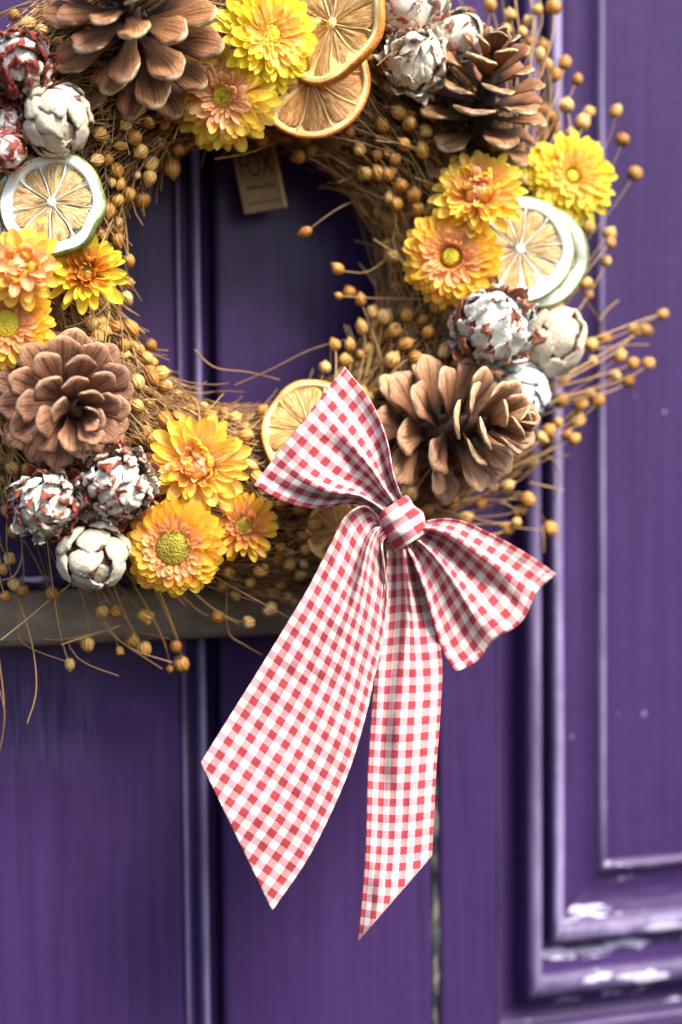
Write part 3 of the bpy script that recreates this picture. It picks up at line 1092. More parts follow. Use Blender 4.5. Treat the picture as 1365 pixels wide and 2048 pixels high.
flower('orange yellow strawflower with frayed centre below the large pine cone, beside dried orange', 447, 195, -0.086, 112, A(-.22, -.30, 1), 'shaggy', PM_PEA, DISC_YE, seed=11)
flower('bright yellow strawflower overlapping the round dried orange slice at the top', 540, 70, -0.098, 112, A(.52, -.12, .85), 'shaggy', PM_YEL, DISC_YE, seed=12, discr=.17)
flower('yellow strawflower with small green eye at the outer edge, above the lime slices', 1143, 355, -0.078, 96, A(.18, .05, 1), 'shaggy', PM_YEL, DISC_YE, seed=13, discr=.14)
flower('half closed peach strawflower tucked under the upright pine cone', 956, 388, -0.097, 92, A(-.15, .22, 1), 'bud', PM_PEA, seed=14, jit=.9)
flower('orange strawflower with yellow eye overlapping the pulp of the lime slice', 902, 515, -0.092, 102, A(-.12, -.05, 1), 'open', PM_ORA[:1] + PM_ORA[1:], DISC_YE, seed=15, discr=.17)
flower('pale peach strawflower with closed ball centre just below the lime slice', 45, 535, -0.098, 86, A(.05, .08, 1), 'ball', PM_PEA, seed=16, jit=.6)
flower('yellow star shaped strawflower with rusty open centre against the dark opening', 172, 545, -0.090, 86, A(.12, .15, 1), 'star', PM_RUS, DISC_OL, seed=17, discr=.13)
flower('orange strawflower with large yellow disc cut off at the picture edge above a pine cone', 12, 648, -0.088, 98, A(.12, -.05, 1), 'open', PM_ORA, DISC_YE, seed=18, discr=.3)
flower('peach strawflower with shaggy incurved centre above the two disc flowers', 395, 930, -0.095, 104, A(.12, .06, 1), 'bud', PM_PEA, seed=19, jit=1.1)
flower('large orange strawflower with broad olive disc at the bottom of the wreath', 348, 1095, -0.100, 103, A(-.06, -.10, 1), 'open', PM_ORA, DISC_OL, seed=20, discr=.36)
flower('small pointed orange strawflower with olive disc next to the bow', 488, 1053, -0.088, 74, A(.10, .10, 1), 'star', PM_ORA, DISC_OL, seed=21, discr=.26)


# ------------------------------------------------------------------ pine cones
def sm_(a, b, x):
    t = min(1, max(0, (x - a) / (b - a)))
    return t * t * (3 - 2 * t)


def scale_mesh(mat, wide=0.55, bend=0.25, thick=0.13, seed=0, lip=0.5):
    """cone scale, length 1 along +X, upper face +Z; thick pale lip at the end"""
    rnd = random.Random(seed)
    ss = [0, .2, .42, .62, .78, .89, .96, 1.0]
    ww = [.34, .42, .60, .84, .98, 1.0, .92, .72]
    th = [.03, .04, .05, .06, .08, .105, .11, .075]
    nq = 7
    v, uv, f = [], [], []
    for side in (1, -1):
        for s, wd, tk in zip(ss, ww, th):
            for q in range(nq):
                a = (q - 3) / 3
                yy = a * wide * 0.5 * wd
                x = s - 0.13 * abs(a) ** 2.4 * sm_(.45, .95, s) + rnd.uniform(-.008, .008)
                z = bend * (s ** 2) * 0.5 - lip * max(0, s - .72) ** 2 * 2.0
                z += 0.05 * wide * (abs(a) ** 2) * (1 if s > .3 else .3) - (0.018 if q == 3 and .3 < s < .9 else 0)
                ed = (1 - 0.55 * a * a)
                z += side * tk * thick / 0.13 * 0.5 * ed
                v.append((x, yy, z + rnd.uniform(-.009, .009)))
                e = 0.0
                if abs(a) == 1 and s > .6:
                    e = 0.075
                uv.append((q / (nq - 1), min(1, s * (0.925 if side > 0 else .97) + e)))
    ns = len(ss)
    f += grid_faces(ns, nq)
    f += [tuple(reversed(q)) for q in grid_faces(ns, nq, off=ns * nq)]
    o2 = ns * nq
    for i in range(ns - 1):
        f.append((i * nq, (i + 1) * nq, o2 + (i + 1) * nq, o2 + i * nq))
        f.append((i * nq + nq - 1, o2 + i * nq + nq - 1, o2 + (i + 1) * nq + nq - 1, (i + 1) * nq + nq - 1))
    # rounded pale end
    b0 = len(v)
    for q in range(nq):
        p, p2 = v[(ns - 1) * nq + q], v[o2 + (ns - 1) * nq + q]
        a = (q - 3) / 3
        v.append((p[0] + 0.022 * (1 - a * a), p[1], (p[2] + p2[2]) / 2))
        uv.append((q / (nq - 1), 1.0))
    for q in range(nq - 1):
        a_, b_ = (ns - 1) * nq + q, (ns - 1) * nq + q + 1
        f.append((a_, a_ + 1, b0 + q + 1, b0 + q))
        f.append((b0 + q, b0 + q + 1, o2 + b_, o2 + a_))
    me = mesh_data('scale', v, f, mat, True, uv)
    return me


def interp(t, pts):
    for (a, x), (b, y) in zip(pts, pts[1:]):
        if t <= b:
            return x + (y - x) * (t - a) / (b - a)
    return pts[-1][1]


def pine_cone(label, px, py, Y, axis, n, height, rcore, lens, elev, mats, wide=(0.5, 0.62), bend=0.25, spin=0.0, seed=1, lip=.5, z0=-.5, thick=.13, skip=()):
    rnd = random.Random(seed)
    loc = P(px, py, Y)
    m = MPX(px, py, Y)
    t = thing('pine_cone', label, 'pine cone', frame(loc, axis, spin), 'open brown pine cones on the wreath')
    # woody core
    v = []
    for i in range(9):
        q = i / 8
        r = rcore * m * (0.50 + .25 * math.sin(math.pi * min(1, q * 1.1))) * (1.0 - 0.75 * q ** 2) * (1 + .12 * (i % 2))
        for j in range(10):
            a = j / 10 * 2 * math.pi
            v.append((r * math.cos(a), r * math.sin(a), (z0 + q) * height * m))
    f = grid_faces(9, 10, True)
    f.append(tuple(reversed(range(10))))
    f.append(tuple(range(80, 90)))
    link('cone_core', mesh_data('cone_core', v, f, mats[1]), t)
    vars_ = [scale_mesh(mats[0], rnd.uniform(*wide), bend * rnd.uniform(.7, 1.3), thick, seed * 10 + q, lip) for q in range(6)]
    for i in range(n):
        q = i / (n - 1)
        if i in skip:
            continue
        a = i * 2.39996 + rnd.uniform(-.08, .08)
        zz = (z0 + q) * height * m
        r = rcore * m * (0.65 + .35 * math.sin(math.pi * min(1, q * 1.1))) * (1.0 - 0.75 * q ** 2) * .8
        L = interp(q, lens) * m * rnd.uniform(.93, 1.07)
        el = D(interp(q, elev) + rnd.gauss(0, 3.5))
        er = Vector((math.cos(a), math.sin(a), 0))
        zax = Vector((0, 0, 1))
        dx = er * math.sin(el) + zax * math.cos(el)
        dz = zax * math.sin(el) - er * math.cos(el)
        dy = dz.cross(dx)
        rot = Matrix((dx, dy, dz)).transposed().to_4x4()
        mw = Matrix.Translation(er * r + zax * zz) @ rot @ Matrix.Rotation(rnd.gauss(0, .10), 4, 'X') @ Matrix.Diagonal((L, L, L, 1))
        link('scale', vars_[rnd.randrange(6)], t, mw)
    return t


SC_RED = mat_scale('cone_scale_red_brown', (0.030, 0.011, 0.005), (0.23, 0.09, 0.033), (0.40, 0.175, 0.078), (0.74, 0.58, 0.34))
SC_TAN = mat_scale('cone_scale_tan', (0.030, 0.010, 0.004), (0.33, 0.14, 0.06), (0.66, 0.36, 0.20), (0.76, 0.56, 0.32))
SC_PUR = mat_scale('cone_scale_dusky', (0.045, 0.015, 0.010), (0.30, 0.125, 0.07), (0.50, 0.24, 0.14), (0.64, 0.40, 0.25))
SC_CORE = mat_plain('cone_core_brown', (0.035, 0.013, 0.006), 0.8, 150, .5)

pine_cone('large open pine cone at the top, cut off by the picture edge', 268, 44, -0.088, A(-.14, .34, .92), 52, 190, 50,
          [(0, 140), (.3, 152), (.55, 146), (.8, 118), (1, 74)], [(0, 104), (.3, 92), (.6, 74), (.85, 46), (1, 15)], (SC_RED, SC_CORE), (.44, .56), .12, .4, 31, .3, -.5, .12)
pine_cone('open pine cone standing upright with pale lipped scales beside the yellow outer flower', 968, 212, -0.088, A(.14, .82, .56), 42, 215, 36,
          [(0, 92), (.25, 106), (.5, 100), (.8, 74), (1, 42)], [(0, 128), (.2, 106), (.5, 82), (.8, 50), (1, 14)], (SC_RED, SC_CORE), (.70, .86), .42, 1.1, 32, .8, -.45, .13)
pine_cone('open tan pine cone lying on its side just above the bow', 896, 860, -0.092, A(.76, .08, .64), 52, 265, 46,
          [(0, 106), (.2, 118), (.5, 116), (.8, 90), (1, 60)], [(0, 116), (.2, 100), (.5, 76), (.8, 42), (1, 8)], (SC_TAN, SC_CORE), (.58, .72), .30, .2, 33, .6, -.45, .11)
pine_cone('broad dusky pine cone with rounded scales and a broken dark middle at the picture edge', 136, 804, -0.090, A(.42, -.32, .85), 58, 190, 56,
          [(0, 92), (.3, 102), (.6, 98), (.85, 76), (1, 48)], [(0, 104), (.3, 88), (.6, 70), (.85, 44), (1, 16)], (SC_PUR, SC_CORE), (.60, .74), .30, .7, 34, .5, -.5, .12, (51, 53, 54, 56))


# ------------------------------------------------------------------ pale washed cones
def washed_cone(name, label, cat_, px, py, Y, wpx, hpx, axis, style, mat, seed, n=30, group=None):
    rnd = random.Random(seed)
    loc = P(px, py, Y)
    m = MPX(px, py, Y)
    R = wpx * .5 * m
    H = hpx * .5 * m
    t = thing(name, label, cat_, frame(loc, axis, rnd.uniform(0, 6.28)), group)
    # inner body
    v = []
    for i in range(11):
        th = math.pi * i / 10
        for j in range(14):
            a = j / 14 * 2 * math.pi
            k = (.80 if style != 'closed' else .86) + .05 * mnoise.noise((math.cos(a) * 2, math.sin(a) * 2, th * 2 + seed))
            v.append((R * k * max(.02, math.sin(th)) * math.cos(a), R * k * max(.02, math.sin(th)) * math.sin(a), H * k * math.cos(th)))
    link('cone_body', mesh_data('cone_body', v, grid_faces(11, 14, True), WA_BODY, True), t)
    if style == 'spiky':
        flare, wfac, ragged, dth = .28, 1.05, .26, .80
    elif style == 'rose':
        flare, wfac, ragged, dth = .24, 1.4, .14, 1.0
    else:
        flare, wfac, ragged, dth = .19, 1.15, .17, .95
    v, f = rough_dome(R * .62, H * .42, 6, 14, R * .03, seed)
    v = [(x + R * .05, y, z + H * .50) for x, y, z in v]
    link('cone_tip', mesh_data('cone_tip', v, f, mat, True, [(0.5, 0.3)] * len(v)), t)
    nu, nv = (9, 9)
    for i in range(n):
        q = (i + .5) / n
        thc = math.acos(1 - 1.75 * q)            # from the apex downwards
        az = i * 2.39996 + rnd.uniform(-.15, .15)
        hw = wfac * math.sqrt(4 * math.pi / n) * .5 * rnd.uniform(.85, 1.15)
        fl = flare * rnd.uniform(.5, 1.3)
        v, uv = [], []
        sd = rnd.uniform(0, 100)
        for lay in (0, 1):
            for a_ in range(nu):
                y = a_ / (nu - 1)                 # 0 base .. 1 free edge (towards the apex)
                for b_ in range(nv):
                    x = b_ / (nv - 1) * 2 - 1
                    y2 = y * (1 - .28 * abs(x) ** 2.2) + ragged * .9 * mnoise.noise((x * 2.5, sd, y)) * y
                    wd = hw * (0.62 + .42 * math.sin(math.pi * min(1, .15 + y * .75)))
                    th = thc + dth * .55 - y2 * dth * (1.0 if style != 'closed' else 1.05)
                    th = max(th, .02) if style != 'closed' else th
                    dphi = x * wd / max(.30, math.sin(max(thc, .2)))
                    dphi = max(-1.5, min(1.5, dphi))
                    rad = .84 + .05 * math.sin(math.pi * y * .8) + fl * y2 ** 2.2 + .10 * (1 - x * x) * (.3 + .5 * y)
                    if style == 'closed':
                        rad = .86 + .16 * math.sqrt(max(0, 1 - (x * .92) ** 2)) * math.sin(math.pi * (.25 + .6 * y)) + fl * y
                    rad += ragged * .5 * mnoise.noise((x * 2 + sd, y * 2, 1.3)) + ragged * .30 * mnoise.noise((x * 6 + sd, y * 6, 4.3)) - lay * (.07 if style != 'closed' else .09) * (1 - .4 * y)
                    aa = az + dphi
                    st, ct = math.sin(th), math.cos(th)
                    v.append((R * rad * st * math.cos(aa), R * rad * st * math.sin(aa), H * rad * ct))
                    uv.append((b_ / (nv - 1), min(1, y * (1.0 if lay == 0 else 1.0))))
        o2 = nu * nv
        f = grid_faces(nu, nv) + [tuple(reversed(g)) for g in grid_faces(nu, nv, off=o2)]
        for b_ in range(nv - 1):
            c0 = (nu - 1) * nv + b_
            f.append((c0, c0 + 1, o2 + c0 + 1, o2 + c0))
        for a_ in range(nu - 1):
            c0, c1 = a_ * nv, (a_ + 1) * nv
            f.append((c0, c1, o2 + c1, o2 + c0))
            f.append((c0 + nv - 1, o2 + c0 + nv - 1, o2 + c1 + nv - 1, c1 + nv - 1))
        link('scale', mesh_data('scale', v, f, mat, True, uv), t)
    return t


WA_BODY = mat_plain('cone_body_brown', (0.13, 0.045, 0.028), .85, 200, .5)
WA_RED = mat_wash('wash_on_red', (0.70, 0.66, 0.57), (0.28, 0.045, 0.022), .64, (0.50, 0.43, 0.34))
WA_RED2 = mat_wash('wash_thin_on_red', (0.72, 0.69, 0.64), (0.30, 0.045, 0.025), .84, (0.5, 0.42, 0.36))
WA_GRY = mat_wash('wash_grey', (0.72, 0.72, 0.66), (0.40, 0.12, 0.06), .64, (0.48, 0.46, 0.40))
WA_WHT = mat_wash('wash_white', (0.82, 0.78, 0.66), (0.38, 0.13, 0.07), .48, (0.6, 0.5, 0.36))
WA_CRM = mat_wash('wash_cream', (0.64, 0.56, 0.43), (0.22, 0.09, 0.06), .34, (0.44, 0.35, 0.25))
WA_BLU = mat_wash('wash_blue_grey', (0.60, 0.64, 0.62), (0.10, 0.10, 0.14), .42, (0.40, 0.45, 0.45))
GW = 'white washed cones on the wreath'
washed_cone('washed_cone', 'red and white flaky cone at the picture edge beside the large pine cone', 'dried cone', 40, 135, -0.094, 135, 140, A(.1, .1, 1), 'spiky', WA_RED2, 41, 34, GW)
washed_cone('washed_cone', 'closed cream cone with overlapping leathery scales directly above the lime slice', 'dried cone', 114, 240, -0.094, 132, 138, A(.35, -.75, .5), 'closed', WA_CRM, 42, 18, GW)
washed_cone('washed_cone', 'dark red flaky cone half hidden at the picture edge behind the closed cream cone', 'dried cone', 14, 252, -0.086, 84, 84, A(.1, .2, 1), 'spiky', WA_RED2, 43, 26, GW)
washed_cone('washed_cone', 'small pale cone with red streaks cut off at the picture edge touching the lime slice', 'dried cone', 10, 302, -0.094, 84, 84, A(.75, .2, .4), 'rose', WA_RED2, 44, 20, GW)
washed_cone('washed_cone', 'white rosette cone with red edges cut off at the top beside the round orange slice', 'dried cone', 822, 8, -0.086, 146, 110, A(-.05, .25, 1), 'rose', WA_WHT, 45, 24, GW)
washed_cone('washed_cone', 'knobbly cream white cone with pink scale tips between dried orange and upright pine cone', 'dried cone', 832, 124, -0.090, 132, 130, A(.05, .12, 1), 'spiky', WA_WHT, 46, 30, GW)
washed_cone('washed_cone', 'pale rose shaped cone with curled rim just above the upright pine cone', 'dried cone', 918, 76, -0.084, 108, 100, A(.25, .2, 1), 'rose', WA_WHT, 47, 16, GW)
washed_cone('washed_cone', 'grey white cone with glossy russet scales under the lime and orange flower', 'dried cone', 985, 655, -0.094, 168, 160, A(.30, .32, .9), 'spiky', WA_GRY, 48, 36, GW)
washed_cone('washed_cone', 'smooth beige cone with veined scales at the outer edge below the lime slices', 'dried cone', 1103, 690, -0.082, 116, 146, A(.55, .75, .35), 'closed', WA_CRM, 49, 15, GW)
washed_cone('washed_cone', 'blue grey cone wedged behind the tip of the tan pine cone', 'dried cone', 1038, 785, -0.080, 112, 118, A(.6, -.6, .5), 'closed', WA_BLU, 50, 22, GW)
washed_cone('washed_cone', 'crusted white cone with dark red scale edges nearest the picture edge at lower level', 'dried cone', 95, 1008, -0.094, 138, 158, A(-.05, -.2, 1), 'spiky', WA_RED, 51, 40, GW)
washed_cone('washed_cone', 'crusted white cone with dark red scale edges between dusky pine cone and peach strawflower', 'dried cone', 236, 972, -0.098, 150, 168, A(.08, -.1, 1), 'spiky', WA_RED, 52, 40, GW)
washed_cone('washed_cone', 'smooth cream cone hanging lowest, beside the large orange strawflower', 'dried cone', 188, 1112, -0.094, 138, 122, A(.25, -.8, .5), 'closed', WA_CRM, 53, 14, GW)


# ------------------------------------------------------------------ dried citrus slices
def citrus(name, label, px, py, Y, rpx, axis, nseg, pulp_r, mats, thick_px=16, spin=0.0, seed=1, squash=1.0):
    rnd = random.Random(seed)
    m_rind, m_pith, m_pulp = mats
    loc = P(px, py, Y)
    m = MPX(px, py, Y)
    R, T = rpx * m, thick_px * m
    t = thing(name, label, 'citrus slice', frame(loc, axis, spin), 'dried citrus slices on the wreath')
    NA = 72
    wob_ = [1 + .028 * mnoise.noise((math.cos(2 * math.pi * j / NA) * 2, math.sin(2 * math.pi * j / NA) * 2, seed)) for j in range(NA)]
    warp = [.10 * T * mnoise.noise((math.cos(2 * math.pi * j / NA) * 1.5, math.sin(2 * math.pi * j / NA) * 1.5, seed + 9)) * 9 for j in range(NA)]

    def ring(r, z, absr=False):
        return [(r * wob_[j] * math.cos(2 * math.pi * j / NA), r * wob_[j] * math.sin(2 * math.pi * j / NA), z + warp[j] * r / R) for j in range(NA)]
    # rind: outer wall with rounded shoulders and back
    v = ring(R * .955, T / 2) + ring(R * .985, T * .46) + ring(R, T * .3) + ring(R * .995, 0) + ring(R * .985, -T * .35) + ring(R * .93, -T / 2) + ring(R * .01, -T / 2)
    link('rind', mesh_data('rind', v, grid_faces(7, NA, True), m_rind), t)
    rp = R * pulp_r
    v = ring(R * .955, T / 2 + .00001) + ring((R * .955 + rp) / 2, T * .52) + ring(rp * 1.03, T * .5) + ring(rp, T * .42) + ring(rp * .985, T * .1) + ring(R * .01, T * .08)
    pith = link('pith', mesh_data('pith', v, grid_faces(6, NA, True), m_pith), t)
    # core and membranes
    hub = rp * .10
    v = [(0, 0, T * .5)] + [(hub * (1 + .3 * rnd.random()) * math.cos(j / 12 * 6.2832), hub * (1 + .3 * rnd.random()) * math.sin(j / 12 * 6.2832), T * .44) for j in range(12)] + \
        [(hub * 1.3 * math.cos(j / 12 * 6.2832), hub * 1.3 * math.sin(j / 12 * 6.2832), T * .1) for j in range(12)]
    f = [(0, 1 + j, 1 + (j + 1) % 12) for j in range(12)] + [(1 + j, 13 + j, 13 + (j + 1) % 12, 1 + (j + 1) % 12) for j in range(12)]
    link('slice_core', mesh_data('slice_core', v, f, m_pith), pith)
    angs = [(i + rnd.uniform(-.13, .13)) / nseg * 2 * math.pi for i in range(nseg)]
    for i in range(nseg):
        a0 = angs[i]
        a1 = angs[(i + 1) % nseg] + (2 * math.pi if i == nseg - 1 else 0)
        # membrane along a0
        v = []
        K = 9
        for q in range(K):
            s = q / (K - 1)
            r = hub * .8 + (rp * 1.0 - hub * .8) * s
            aa = a0 + .05 * math.sin(s * 5 + i * 1.7) * s
            hw_ = R * (.005 + .010 * s ** 3 + .009 * (1 - s) ** 2) * rnd.uniform(.7, 1.2)
            c, sn = math.cos(aa), math.sin(aa)
            zz = T * (.40 + .06 * math.sin(s * 7 + i * 2))
            for (o_, z_) in ((-hw_ * 1.5, T * .12), (-hw_ * .7, zz - T * .05), (0, zz), (hw_ * .7, zz - T * .05), (hw_ * 1.5, T * .12)):
                v.append((r * c - o_ * sn, r * sn + o_ * c, z_))
        link('membrane', mesh_data('membrane', v, grid_faces(K, 5), m_pith), pith)
        # pulp wedge with rounded outer end
        nr, na = 14, 11
        v, uv = [], []
        gap = .035 * R
        for ir in range(nr):
            s = ir / (nr - 1)
            for ia in range(na):
                b = ia / (na - 1) * 2 - 1
                am, dw = (a0 + a1) / 2, (a1 - a0) / 2
                rmax = rp * (.99 - .17 * abs(b) ** 3.0)
                r = hub * 1.15 + (rmax - hub * 1.15) * s
                dwr = max(0.02, dw - gap * .5 / max(r, hub))
                aa = am + b * dwr
                e = (1 - abs(b) ** 4) * (1 - max(0, (s - .85) / .15) ** 2 * .6)
                fib = mnoise.noise((b * 7 + i * 3.1, s * 3.2, seed + i)) * .17 + mnoise.noise((b * 15 + i, s * 6.5, seed * 2 + i)) * .10
                z = T * (.14 + .24 * e + fib * e)
                v.append((r * math.cos(aa), r * math.sin(aa), z))
                uv.append((ia / (na - 1), s))
        link('segment', mesh_data('segment', v, grid_faces(nr, na), m_pulp, True, uv), t)
    return t


RI_OR, PI_OR = mat_rind('orange_rind', (0.55, 0.14, 0.015), (0.68, 0.27, 0.04)), mat_pith('orange_pith', (0.82, 0.52, 0.16), (0.86, 0.68, 0.34))
RI_LI, PI_LI = mat_rind('lime_rind', (0.10, 0.14, 0.035), (0.22, 0.27, 0.08)), mat_pith('lime_pith', (0.76, 0.77, 0.66), (0.82, 0.83, 0.74))
PU_OR = mat_pulp('orange_pulp', (0.46, 0.14, 0.02), (0.74, 0.34, 0.08), (0.88, 0.58, 0.24))
PU_OR2 = mat_pulp('orange_pulp_dark', (0.30, 0.08, 0.015), (0.56, 0.21, 0.05), (0.76, 0.42, 0.15))
PU_LI = mat_pulp('lime_pulp', (0.38, 0.15, 0.04), (0.64, 0.36, 0.11), (0.82, 0.60, 0.31))
OR, OR2, LI = (RI_OR, PI_OR, PU_OR), (RI_OR, PI_OR, PU_OR2), (RI_LI, PI_LI, PU_LI)
citrus('orange_slice', 'round dried orange slice at the top, partly under a bright yellow flower', 668, 50, -0.094, 126, A(-.62, .10, .78), 11, .86, OR, 20, .3, 61)
citrus('orange_slice', 'dark dried orange slice lying beneath the brighter round orange slice', 622, 158, -0.083, 118, A(.0, -.10, 1), 10, .88, OR2, 14, .1, 62)
citrus('lime_slice', 'dried lime slice with complete white rim beside the dark opening', 106, 408, -0.092, 108, A(-.12, .14, 1), 9, .77, LI, 26, .5, 63)
citrus('lime_slice', 'dried lime slice with pulp showing, lying on top of another lime slice', 1040, 500, -0.086, 109, A(-.10, .02, 1), 11, .76, LI, 16, .2, 64)
citrus('lime_slice', 'lime slice seen only as a white crescent beneath another slice', 1070, 514, -0.079, 106, A(-.14, .02, 1), 10, .76, LI, 16, .8, 65)
citrus('lime_slice', 'lime slice showing only a sliver of green rind at the picture edge', 82, 424, -0.082, 104, A(-.1, .1, 1), 9, .77, LI, 18, .9, 68)
citrus('orange_slice', 'dried orange slice peeping out above the upper bow loop', 622, 860, -0.086, 104, A(-.25, .22, 1), 10, .86, OR, 18, .6, 66)
citrus('orange_slice', 'dried orange slice mostly hidden under the bow near its knot', 678, 1062, -0.082, 68, A(.0, .0, 1), 9, .86, OR2, 14, .3, 67)
fm = mat_plain('petal_flake', (0.8, 0.5, 0.03), .4, 300, .15)
p0 = P(85, 440, -0.0985)
v = [(-.0025, 0, -.001), (0, -.0006, .0012), (.0026, 0, .0014), (.0022, -.0005, -.0012), (-.0008, -.0009, -.0016)]
fl = link('petal_flake', mesh_data('petal_flake', v + [(x, y + .0004, z) for x, y, z in v], [(0, 1, 2, 3, 4), (9, 8, 7, 6, 5), (0, 5, 6, 1), (1, 6, 7, 2), (2, 7, 8, 3), (3, 8, 9, 4), (4, 9, 5, 0)], fm, False))
fl.location = p0
fl['label'] = 'tiny yellow petal flake lying on the lime slice'
fl['category'] = 'petal'

# ------------------------------------------------------------------ gingham bow
GING = mat_gingham()
PITCH_PX = 32.0
bow_p = P(805, 1045, -0.118)
bow = thing('gingham_bow', 'red and white checked cotton bow with two long tails on the wreath', 'bow', Matrix.Translation(bow_p))


def crv(pts, n):
    """Catmull-Rom through control tuples, even in parameter of arc length"""
    P_ = [np.array(p, dtype=float) for p in pts]
    dense = []
    ext = [2 * P_[0] - P_[1]] + P_ + [2 * P_[-1] - P_[-2]]
    for i in range(len(P_) - 1):
        p0, p1, p2, p3 = ext[i:i + 4]
        for q in range(24):
            u = q / 24
            dense.append(0.5 * ((2 * p1) + (p2 - p0) * u + (2 * p0 - 5 * p1 + 4 * p2 - p3) * u * u + (3 * p1 - p0 - 3 * p2 + p3) * u ** 3))
    dense.append(P_[-1])
    dense = np.array(dense)
    L = np.concatenate([[0], np.cumsum(np.linalg.norm(np.diff(dense[:, :2], axis=0), axis=1))])
    s = np.linspace(0, L[-1], n)
    return np.stack([np.interp(s, L, dense[:, k]) for k in range(dense.shape[1])], 1), s


def cloth(name, rows_fn, nu, nv, mat=GING, thick=0.0009, label=None):
    """rows_fn(u, v) -> (px, py, Y, uvx, uvy)"""
    vts, uvs = [], []
    for i in range(nu):
        for j in range(nv):
            px, py, Y, a, b = rows_fn(i / (nu - 1), j / (nv - 1))
            vj = j / (nv - 1)
            if name != 'knot' and (vj < .05 or vj > .95):
                Y -= .0008
            Y += .0011 * mnoise.noise((a * .022, b * .022, nu * .37 + nv)) + .00045 * mnoise.noise((a * .07, b * .05, nv * .7)) + .0009 * mnoise.noise((a * .012, b * .05, 3.1 + nv))
            vts.append(tuple(P(px, py, Y) - bow_p))
            uvs.append((a / PITCH_PX, b / PITCH_PX))
    me = mesh_data(name, vts, grid_faces(nu, nv), mat, True, uvs)
    o = link(name, me, bow)
    s = o.modifiers.new('cloth', 'SOLIDIFY')
    s.thickness = thick
    s.offset = 0
    ss = o.modifiers.new('soft', 'SUBSURF')
    ss.levels = ss.render_levels = 1
    return o


def lerp(a, b, t):
    return a + (b - a) * t


def patch(Lpts, Rpts, N, WID, folds, uv0=(0, 0), len_from=None, yfun=None):
    """surface between side curve L and side curve R, u from first to last points.
    folds(u, v) -> (shift across in 0..1 units, depth metres)"""
    Lc, Ls = crv(Lpts, N)
    Rc, Rs = crv(Rpts, N)
    lu = np.linspace(0, 1, N)

    def fn(u, v):
        sh, dy = folds(u, v)
        vv = min(max(v + sh, -.02), 1.02)
        a = [np.interp(u, lu, Lc[:, k]) for k in range(3)]
        b = [np.interp(u, lu, Rc[:, k]) for k in range(3)]
        la, lb = np.interp(u, lu, Ls), np.interp(u, lu, Rs)
        px, py, Y = (lerp(a[k], b[k], vv) for k in range(3))
        return px, py, Y + dy, uv0[0] + lerp(la, lb, v), uv0[1] + v * WID
    return fn


def sm(a, b, x):
    t = min(1, max(0, (x - a) / (b - a)))
    return t * t * (3 - 2 * t)


YB = -0.114
# --- upper loop: front sheet from the knot (u=0) to the folded end (u=1)
up_top = [(806, 1004, -.119), (786, 950, -.121), (770, 875, -.122), (738, 800, -.118), (688, 730, -.112)]
up_bot = [(768, 1038, -.119), (745, 1022, -.121), (700, 1009, -.122), (630, 1019, -.120), (565, 1004, -.116), (505, 970, -.112)]


def folds_up(u, v):
    k = (1 - u) ** 1.1
    ph = 2 * math.pi * (2.4 * v + .15)
    sh = -.060 * k * math.sin(ph) - 0.035 * (1 - u) * math.sin(2 * math.pi * 1.2 * v)
    d = -.0078 * k * math.cos(ph) * sm(0, .12, u) - .0045 * math.sin(math.pi * v) * (.35 + .65 * u)
    # deep crease running from the knot towards the middle
    cr = math.exp(-((v - (.40 + .06 * u)) / .075) ** 2) * sm(1.0, .35, u)
    d += .0085 * cr
    d += .0016 * math.sin(v * 9 + u * 7) * u + .0012 * math.sin(v * 17 - u * 5) * (1 - u)
    return sh, d


front = patch(up_top, up_bot, 60, 302, folds_up, (8, 6))


def loop_up(u, v):
    if u <= .5:
        return front(u * 2, v)
    q = (1 - u) * 2
    px, py, Y, a, b = front(q, v)
    px0, py0, Y0, a1, b1 = front(1, v)
    bulge = .020 * math.sin(math.pi * min(1, (1 - q) * 1.2) * .5) * (1 if q > .25 else q / .25)
    # the sheet behind hangs a little inside the front outline
    cx, cy = 700, 920
    k = sm(1, .8, q) * .05
    return lerp(px, cx, k), lerp(py, cy, k), YB + .002 + lerp(0, .010, sm(1, .7, q)) * (.4 + .6 * q) if q < .995 else Y, a1 + (a1 - a), b


cloth('loop', loop_up, 90, 44)

# --- lower loop
lo_top = [(838, 1050, -.119), (870, 1040, -.121), (920, 1043, -.121), (985, 1072, -.119), (1055, 1110, -.115), (1117, 1150, -.110)]
lo_bot = [(808, 1082, -.119), (828, 1120, -.121), (852, 1185, -.121), (872, 1255, -.118), (893, 1312, -.114), (918, 1352, -.110)]


def folds_lo(u, v):
    k = (1 - u) ** 1.0
    ph = 2 * math.pi * (2.6 * v + .35)
    sh = -.055 * k * math.sin(ph)
    d = -.0078 * (k * .85 + .15) * math.cos(ph) * sm(0, .12, u) - .003 * math.sin(math.pi * v) * u
    cr = math.exp(-((v - .36) / .07) ** 2) * sm(1.1, .3, u)
    d += .0075 * cr
    cr2 = math.exp(-((v - .70) / .06) ** 2) * sm(.95, .2, u)
    d += .0065 * cr2
    d += .0012 * math.sin(v * 11 + u * 6)
    return sh, d


front2_ = patch(lo_top, lo_bot, 60, 290, folds_lo, (5, 14))


def front2(u, v):
    px, py, Y, a, b = front2_(u, v)
    # scalloped outer edge
    e = sm(.55, 1, u)
    w_ = .5 - .5 * math.cos(2 * math.pi * (v * 2.2 + .1))
    px += e * (10 * math.sin(math.pi * v) - 9 * w_)
    py += e * (14 * math.sin(math.pi * v) - 9 * w_)
    return px, py, Y, a, b


